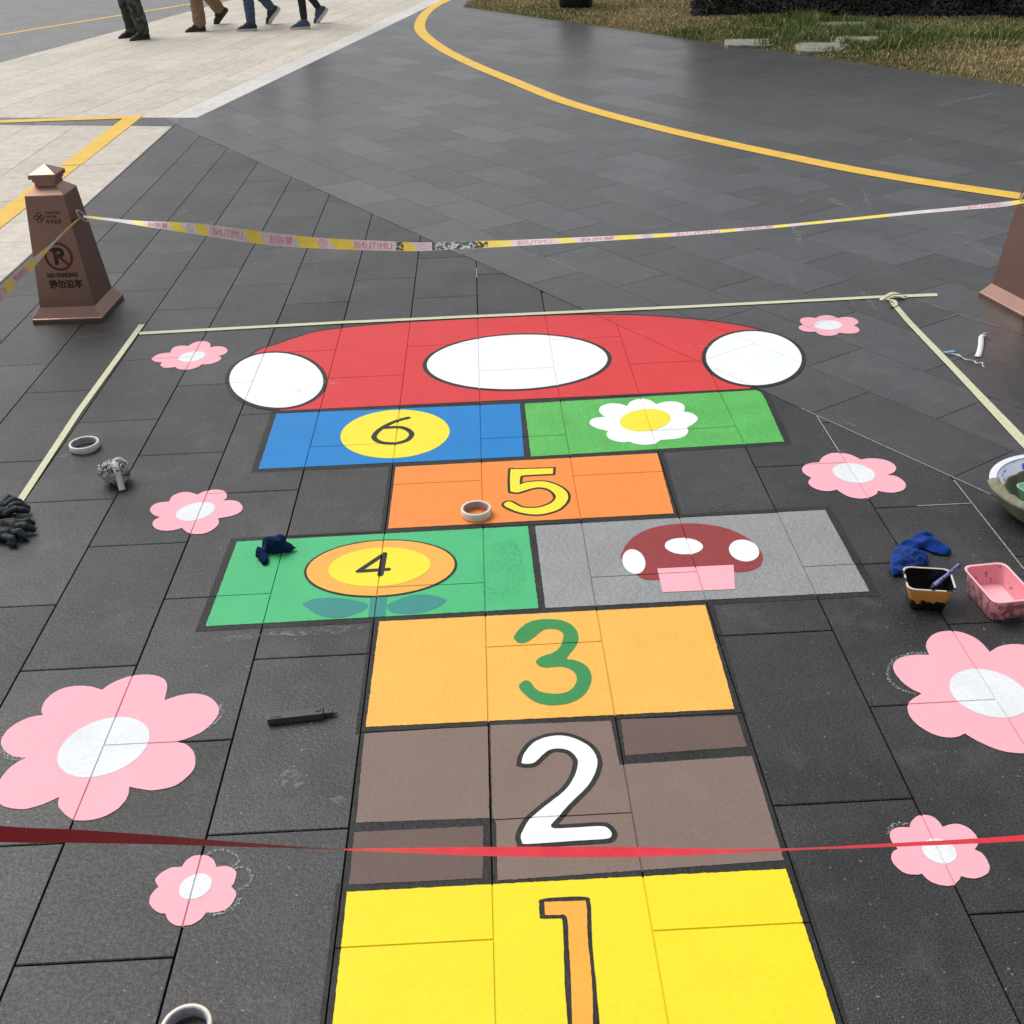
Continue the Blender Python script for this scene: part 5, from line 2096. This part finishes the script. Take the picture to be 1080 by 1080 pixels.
cnt = 0
tries = 0
while cnt < 105000 and tries < 600000:
    tries += 1
    s = rnd.uniform(-1.8, 11.8)
    k = rnd.random() ** 1.15 * 5.2
    x, y = (LAWN0 + k) * NX - s * DX * -1 * 0 + DX * (-16 + s), (LAWN0 + k) * NY + DY * (-16 + s)
    if MX * x + MY * y < mL + .01 or y > 19 or x > 7.2:
        continue
    # not inside the hedge, not on a stone
    rv = Vector((x - h0.x, y - h0.y, 0))
    if 0 < rv.dot(hd) and .12 < rv.dot(hn) < HW:
        continue
    if any(abs((x - a) * ex.x + (y - b) * ex.y) < L * .74 and abs((x - a) * ey.x + (y - b) * ey.y) < W * .6 for a, b, L, W, ex, ey in stones):
        continue
    g = green_at(x, y)
    tall = (1.5 if g > .3 else .75) + .6 * max(0, noise.noise((x * 2.2, y * 2.2, 9))) + (.9 if g > .28 else 0) * max(0, .5 + noise.noise((x * 3.5, y * 3.5, 1)))
    if rnd.random() > .55 + g and g < .1 and rnd.random() < .35:
        continue
    hgt = rnd.uniform(.026, .055) * tall * (.55 if k < .05 else 1)
    if hgt < .012:
        continue
    wd_ = rnd.uniform(.003, .0055)
    a = rnd.uniform(0, 2 * pi)
    la = rnd.uniform(0, 2 * pi)
    ln = rnd.uniform(.1, .85) * hgt
    z = lawn_z(x, y) - .004
    b = len(vs)
    dx, dy = cos(a) * wd_, sin(a) * wd_
    mxx, mxy = x + cos(la) * ln * .35, y + sin(la) * ln * .35
    vs += [(x - dx, y - dy, z), (x + dx, y + dy, z), (mxx + dx * .8, mxy + dy * .8, z + hgt * .6), (mxx - dx * .8, mxy - dy * .8, z + hgt * .6), (x + cos(la) * ln, y + sin(la) * ln, z + hgt)]
    fs += [(b, b + 1, b + 2, b + 3), (b + 3, b + 2, b + 4)]
    r = rnd.random()
    if r < .5 + g * 1.1:
        q = rnd.uniform(.7, 1.35)
        c = (.105 * q, .16 * q, .04 * q) if rnd.random() < .7 else (.19 * q, .22 * q, .075 * q)
    else:
        q = rnd.uniform(.65, 1.3)
        c = (.5 * q, .39 * q, .21 * q)
    tn += [c, c]
    cnt += 1
me = bpy.data.meshes.new('grass')
me.from_pydata(vs, [], fs)
at = me.attributes.new('tone', 'FLOAT_COLOR', 'FACE')
for i, c in enumerate(tn):
    at.data[i].color = (*c, 1)
me.update()
o = link('grass', me, M['blade'])
tag(o, 'patchy green and straw coloured grass of the lawn', 'grass', kind='stuff')

# ------------------------------------------------------------------ four people walking on the pale plaza
M['skin'] = plain('skin', (196, 150, 124), .55, .06, 30, .05)
M['hair'] = plain('black_hair', (.010, .009, .008), .5, .3, 90, .3, srgb=False)
t = NT('camouflage_cloth')
c = t.mix(t.ramp(t.noise(9, 2), [(.48, 0.0), (.52, 1.0)]), (.030, .034, .028), (.062, .07, .058))
c = t.mix(t.ramp(t.noise(14, 2), [(.56, 0.0), (.6, 1.0)]), c, (.012, .013, .013))
c = t.mix(t.ramp(t.noise(11, 1), [(.66, 0.0), (.7, 1.0)]), c, (.11, .11, .095))
t.set(Base_Color=c, Roughness=.9)
M['camo'] = t.m
M['khaki'] = plain('khaki_cotton', (134, 108, 84), .9, .15, 12, .4)
M['denim'] = plain('blue_denim', (66, 82, 102), .9, .2, 14, .4)
M['leggings'] = plain('black_leggings', (28, 28, 31), .8, .15, 20, .2)
M['shoe_black'] = plain('black_shoe', (26, 26, 28), .6, .2, 40, .2)
M['shoe_navy'] = plain('navy_shoe', (40, 44, 62), .6, .2, 40, .2)
M['shoe_blue'] = plain('slate_blue_shoe', (62, 76, 104), .6, .2, 40, .2)
M['sole'] = plain('pale_sole', (206, 204, 198), .6, .1, 40, .1)
M['sole_dark'] = plain('dark_sole', (48, 48, 50), .7, .1, 40, .1)
M['jacket_a'] = plain('olive_jacket', (70, 74, 62), .85, .15, 12, .3)
M['jacket_b'] = plain('navy_jacket', (44, 52, 72), .85, .15, 12, .3)
M['jacket_c'] = plain('grey_sweater', (132, 132, 134), .9, .12, 12, .3)
M['jacket_d'] = plain('dark_red_coat', (112, 44, 48), .85, .12, 12, .3)
M['eye'] = plain('dark_eye', (.01, .008, .007), .2, .1, 20, 0, srgb=False)
M['lips'] = plain('lips', (168, 96, 88), .5, .1, 30, 0)


def person(front, back, walk, label, mats, tr_r, height=1.70, back_lift=.0, standing=False, shoe=None):
    """front / back: ground points under the two ankles; walk: heading"""
    trm, shm, solem, jm = mats
    S = height / 1.70
    W = Vector((walk[0], walk[1], 0)).normalized()
    side = Vector((W.y, -W.x, 0))
    Fp, Bp = Vector((front[0], front[1], 0)), Vector((back[0], back[1], 0))
    mid = (Fp + Bp) / 2 + W * .03
    e = empty('person', (mid.x, mid.y, 0))
    tag(e, label, 'person', 'people walking past on the pale plaza')
    L = lambda v: v - mid
    hipc = mid + Vector((0, 0, .89 * S))
    sF = 1 if (Fp - mid).dot(side) > 0 else -1
    hf, hb = hipc + side * .088 * sF, hipc - side * .088 * sF
    af = Fp + Vector((0, 0, .085))
    ab = Bp + Vector((0, 0, .085 + back_lift))
    kf = (hf + af) / 2 + W * (.03 if standing else .05)
    kf.z = .49 * S
    kb = (hb + ab) / 2 + W * (.03 if standing else .10)
    kb.z = (.49 if standing else .47) * S
    toe_f = af + W * .13 + Vector((0, 0, -.06))
    down = .10 if back_lift else 0
    # raised heel: the trailing foot pivots on its toes
    tw = W if not back_lift else (W * .34 + Vector((0, -.1, -.93))).normalized()
    toe_b = (ab + W * .13 + Vector((0, 0, -.06))) if not back_lift else ab + tw * .155
    toe_b.z = max(.02, toe_b.z)
    ch = hipc + Vector((0, 0, .42 * S)) + W * .02
    nk = hipc + Vector((0, 0, .575 * S)) + W * .035
    hd_ = hipc + Vector((0, 0, .715 * S)) + W * .06
    # body: skin, continuous
    pr = [(L(hipc), .12, L(hipc + Vector((0, 0, .2 * S))), .105), (L(hipc + Vector((0, 0, .2 * S))), .105, L(ch), .115), (L(ch), .09, L(nk), .055), (L(nk), .05, L(hd_), .052),
          (L(hf), .082, L(kf), .05), (L(kf), .05, L(kf.lerp(af, .35)), .052), (L(kf.lerp(af, .35)), .052, L(af), .034), (L(hb), .082, L(kb), .05), (L(kb), .05, L(kb.lerp(ab, .35)), .052), (L(kb.lerp(ab, .35)), .052, L(ab), .034),
          (L(af), .034, L(toe_f), .026), (L(ab), .034, L(toe_b), .026)]
    sh = {}
    for sg in (-1, 1):
        shd = ch + side * .165 * sg + Vector((0, 0, .085 * S))
        swing = -.55 if (sg == sF) else .5
        if standing:
            swing *= .3
        el = shd + Vector((0, 0, -.28 * S)) + side * .04 * sg + W * .10 * swing
        wr = el + Vector((0, 0, -.24 * S)) + W * (.10 * swing + .06)
        sh[sg] = (shd, el, wr)
        pr += [(L(ch + Vector((0, 0, .05))), .09, L(shd), .055), (L(shd), .055, L(el), .038), (L(el), .038, L(wr), .026)]
        palm = wr + Vector((0, 0, -.075)) + W * .01
        pr.append((L(wr), .026, L(palm), .03))
        for i in range(4):
            b = palm + W * (.027 - .018 * i)
            t1 = b + Vector((0, 0, -.038)) - side * sg * .008
            t2 = t1 + Vector((0, 0, -.03 + .004 * abs(i - 1))) - side * sg * .014
            pr += [(L(b), .0095, L(t1), .009), (L(t1), .009, L(t2), .0075)]
        tb_ = wr + Vector((0, 0, -.03)) + W * .024
        pr += [(L(tb_), .011, L(tb_ + W * .024 + Vector((0, 0, -.035))), .0095), (L(tb_ + W * .024 + Vector((0, 0, -.035))), .0095, L(tb_ + W * .026 + Vector((0, 0, -.06))), .008)]
    # head: skull, jaw, nose, ears, brow
    up_ = Vector((0, 0, 1))
    pr += [(L(hd_ + up_ * .045 - W * .015), .083, L(hd_ + up_ * .035 + W * .02), .078), (L(hd_ - up_ * .02 + W * .03), .062, L(hd_ - up_ * .06 + W * .055), .036),
           (L(hd_ + up_ * .03 + W * .096), .008, L(hd_ - up_ * .002 + W * .112), .0125), (L(hd_ + up_ * .042 + W * .088 + side * .03), .011, L(hd_ + up_ * .042 + W * .088 - side * .03), .011)]
    for sg in (-1, 1):
        pr.append((L(hd_ + up_ * .025 + side * .084 * sg), .012, L(hd_ - up_ * .01 + side * .08 * sg), .009))
    blob('body', pr, .0085, M['skin'], e, 2, None, 10)
    for sg in (-1, 1):
        blob('eye', [(L(hd_ + up_ * .022 + W * .088 + side * .03 * sg), .0085, L(hd_ + up_ * .022 + W * .089 + side * .035 * sg), .0075)], .003, M['eye'], e, 1, None, 8)
    blob('mouth', [(L(hd_ - up_ * .038 + W * .09 + side * .016), .006, L(hd_ - up_ * .038 + W * .09 - side * .016), .006)], .003, M['lips'], e, 1, None, 8)
    blob('hair', [(L(hd_ + up_ * .062 - W * .028), .086, L(hd_ + up_ * .075 + W * .012), .074), (L(hd_ + up_ * .03 - W * .05), .07, L(hd_ - up_ * .01 - W * .055), .055)], .008, M['hair'], e, 2, folds(20, .008, 1, False), 12)
    # trousers
    th, kn_, an_ = tr_r
    pr = [(L(hipc + Vector((0, 0, .04))), .128, L(hipc - Vector((0, 0, .03))), .125)]
    for h_, k_, a_ in ((hf, kf, af), (hb, kb, ab)):
        aa = k_.lerp(a_, .96 if an_ > .05 else .9)
        pr += [(L(h_), th, L(k_), kn_), (L(k_), kn_, L(k_.lerp(aa, .5)), (kn_ + an_) / 2 * 1.02), (L(k_.lerp(aa, .5)), (kn_ + an_) / 2 * 1.02, L(aa), an_)]
    blob('trousers', pr, .008, trm, e, 2, folds(16, .007 if an_ > .05 else .002, 4, False), 14)
    # jacket
    pr = [(L(hipc + Vector((0, 0, .03))), .14, L(hipc + Vector((0, 0, .22 * S))), .125), (L(hipc + Vector((0, 0, .22 * S))), .125, L(ch), .135), (L(ch), .12, L(nk - Vector((0, 0, .03))), .075)]
    for sg in (-1, 1):
        shd, el, wr = sh[sg]
        pr += [(L(ch + Vector((0, 0, .04))), .1, L(shd), .068), (L(shd), .068, L(el), .05), (L(el), .05, L(wr.lerp(el, .08)), .038)]
    blob('jacket', pr, .009, jm, e, 3, folds(12, .009, 2, False), 12)
    # shoes
    for a_, t_ in ((af, toe_f), (ab, toe_b)):
        d = (t_ - a_).normalized()
        ax = (t_ - a_)
        up2 = side.cross(d)
        if up2.z < 0:
            up2 = -up2
        lifted = a_.z > .1
        heel = a_ - W * .035 + Vector((0, 0, -.045)) if not lifted else a_ - d * .0 - up2 * .035 + Vector((0, 0, .0)) - W * .03
        ball = t_ - d * .01
        pr = [(L(heel), .036, L(ball), .034), (L(ball), .034, L(t_ + d * .045), .026), (L(a_ - Vector((0, 0, .005))), .043, L(heel), .036), (L(a_), .042, L(a_.lerp(t_, .55)), .037)]

        def ground(p, n, lz=.006):
            if p.z < .022:
                p.z = .022
            return p
        s_ob = blob('shoe', pr, .006, shm, e, 3, ground if not lifted else None, 12)
        sp = [(L(heel + Vector((0, 0, -.030 if not lifted else 0)) - (up2 * .03 if lifted else Vector((0, 0, 0)))), .034, L(ball + Vector((0, 0, -.014 if not lifted else 0)) - (up2 * .022 if lifted else Vector((0, 0, 0)))), .036),
              (L(ball + Vector((0, 0, -.014 if not lifted else 0)) - (up2 * .022 if lifted else Vector((0, 0, 0)))), .036, L(t_ + d * .045 - (up2 * .015 if lifted else Vector((0, 0, .006)))), .029)]

        def flat(p, n):
            p.z = max(.001, min(.026, p.z))
            return p
        so_ = blob('sole', sp, .006, solem, s_ob, 2, flat if not lifted else None, 12)
    return e


WK = (-1, -.12)
person(G(153, 41.5)[:2], G(141, 39)[:2], (-.82, -.57), 'person in loose camouflage trousers and black shoes, feet together, leftmost of the four walkers', (M['camo'], M['shoe_black'], M['sole_dark'], M['jacket_a']), (.108, .086, .076), 1.72, 0, True)
person(G(212, 33)[:2], G(233, 25)[:2], (-.97, -.25), 'person in rolled khaki trousers striding left, second from the left', (M['khaki'], M['shoe_black'], M['sole_dark'], M['jacket_b']), (.11, .085, .078), 1.72, .10)
person(G(266, 32)[:2], G(288, 25)[:2], (-.98, -.2), 'person in blue jeans and navy shoes with pale soles, third from the left', (M['denim'], M['shoe_navy'], M['sole'], M['jacket_c']), (.10, .076, .058), 1.66, .11)
person(G(322, 30)[:2], G(338, 24)[:2], (-.97, -.25), 'person in tight black leggings and slate blue shoes, rightmost of the walkers', (M['leggings'], M['shoe_blue'], M['sole'], M['jacket_d']), (.086, .056, .044), 1.62, .09)
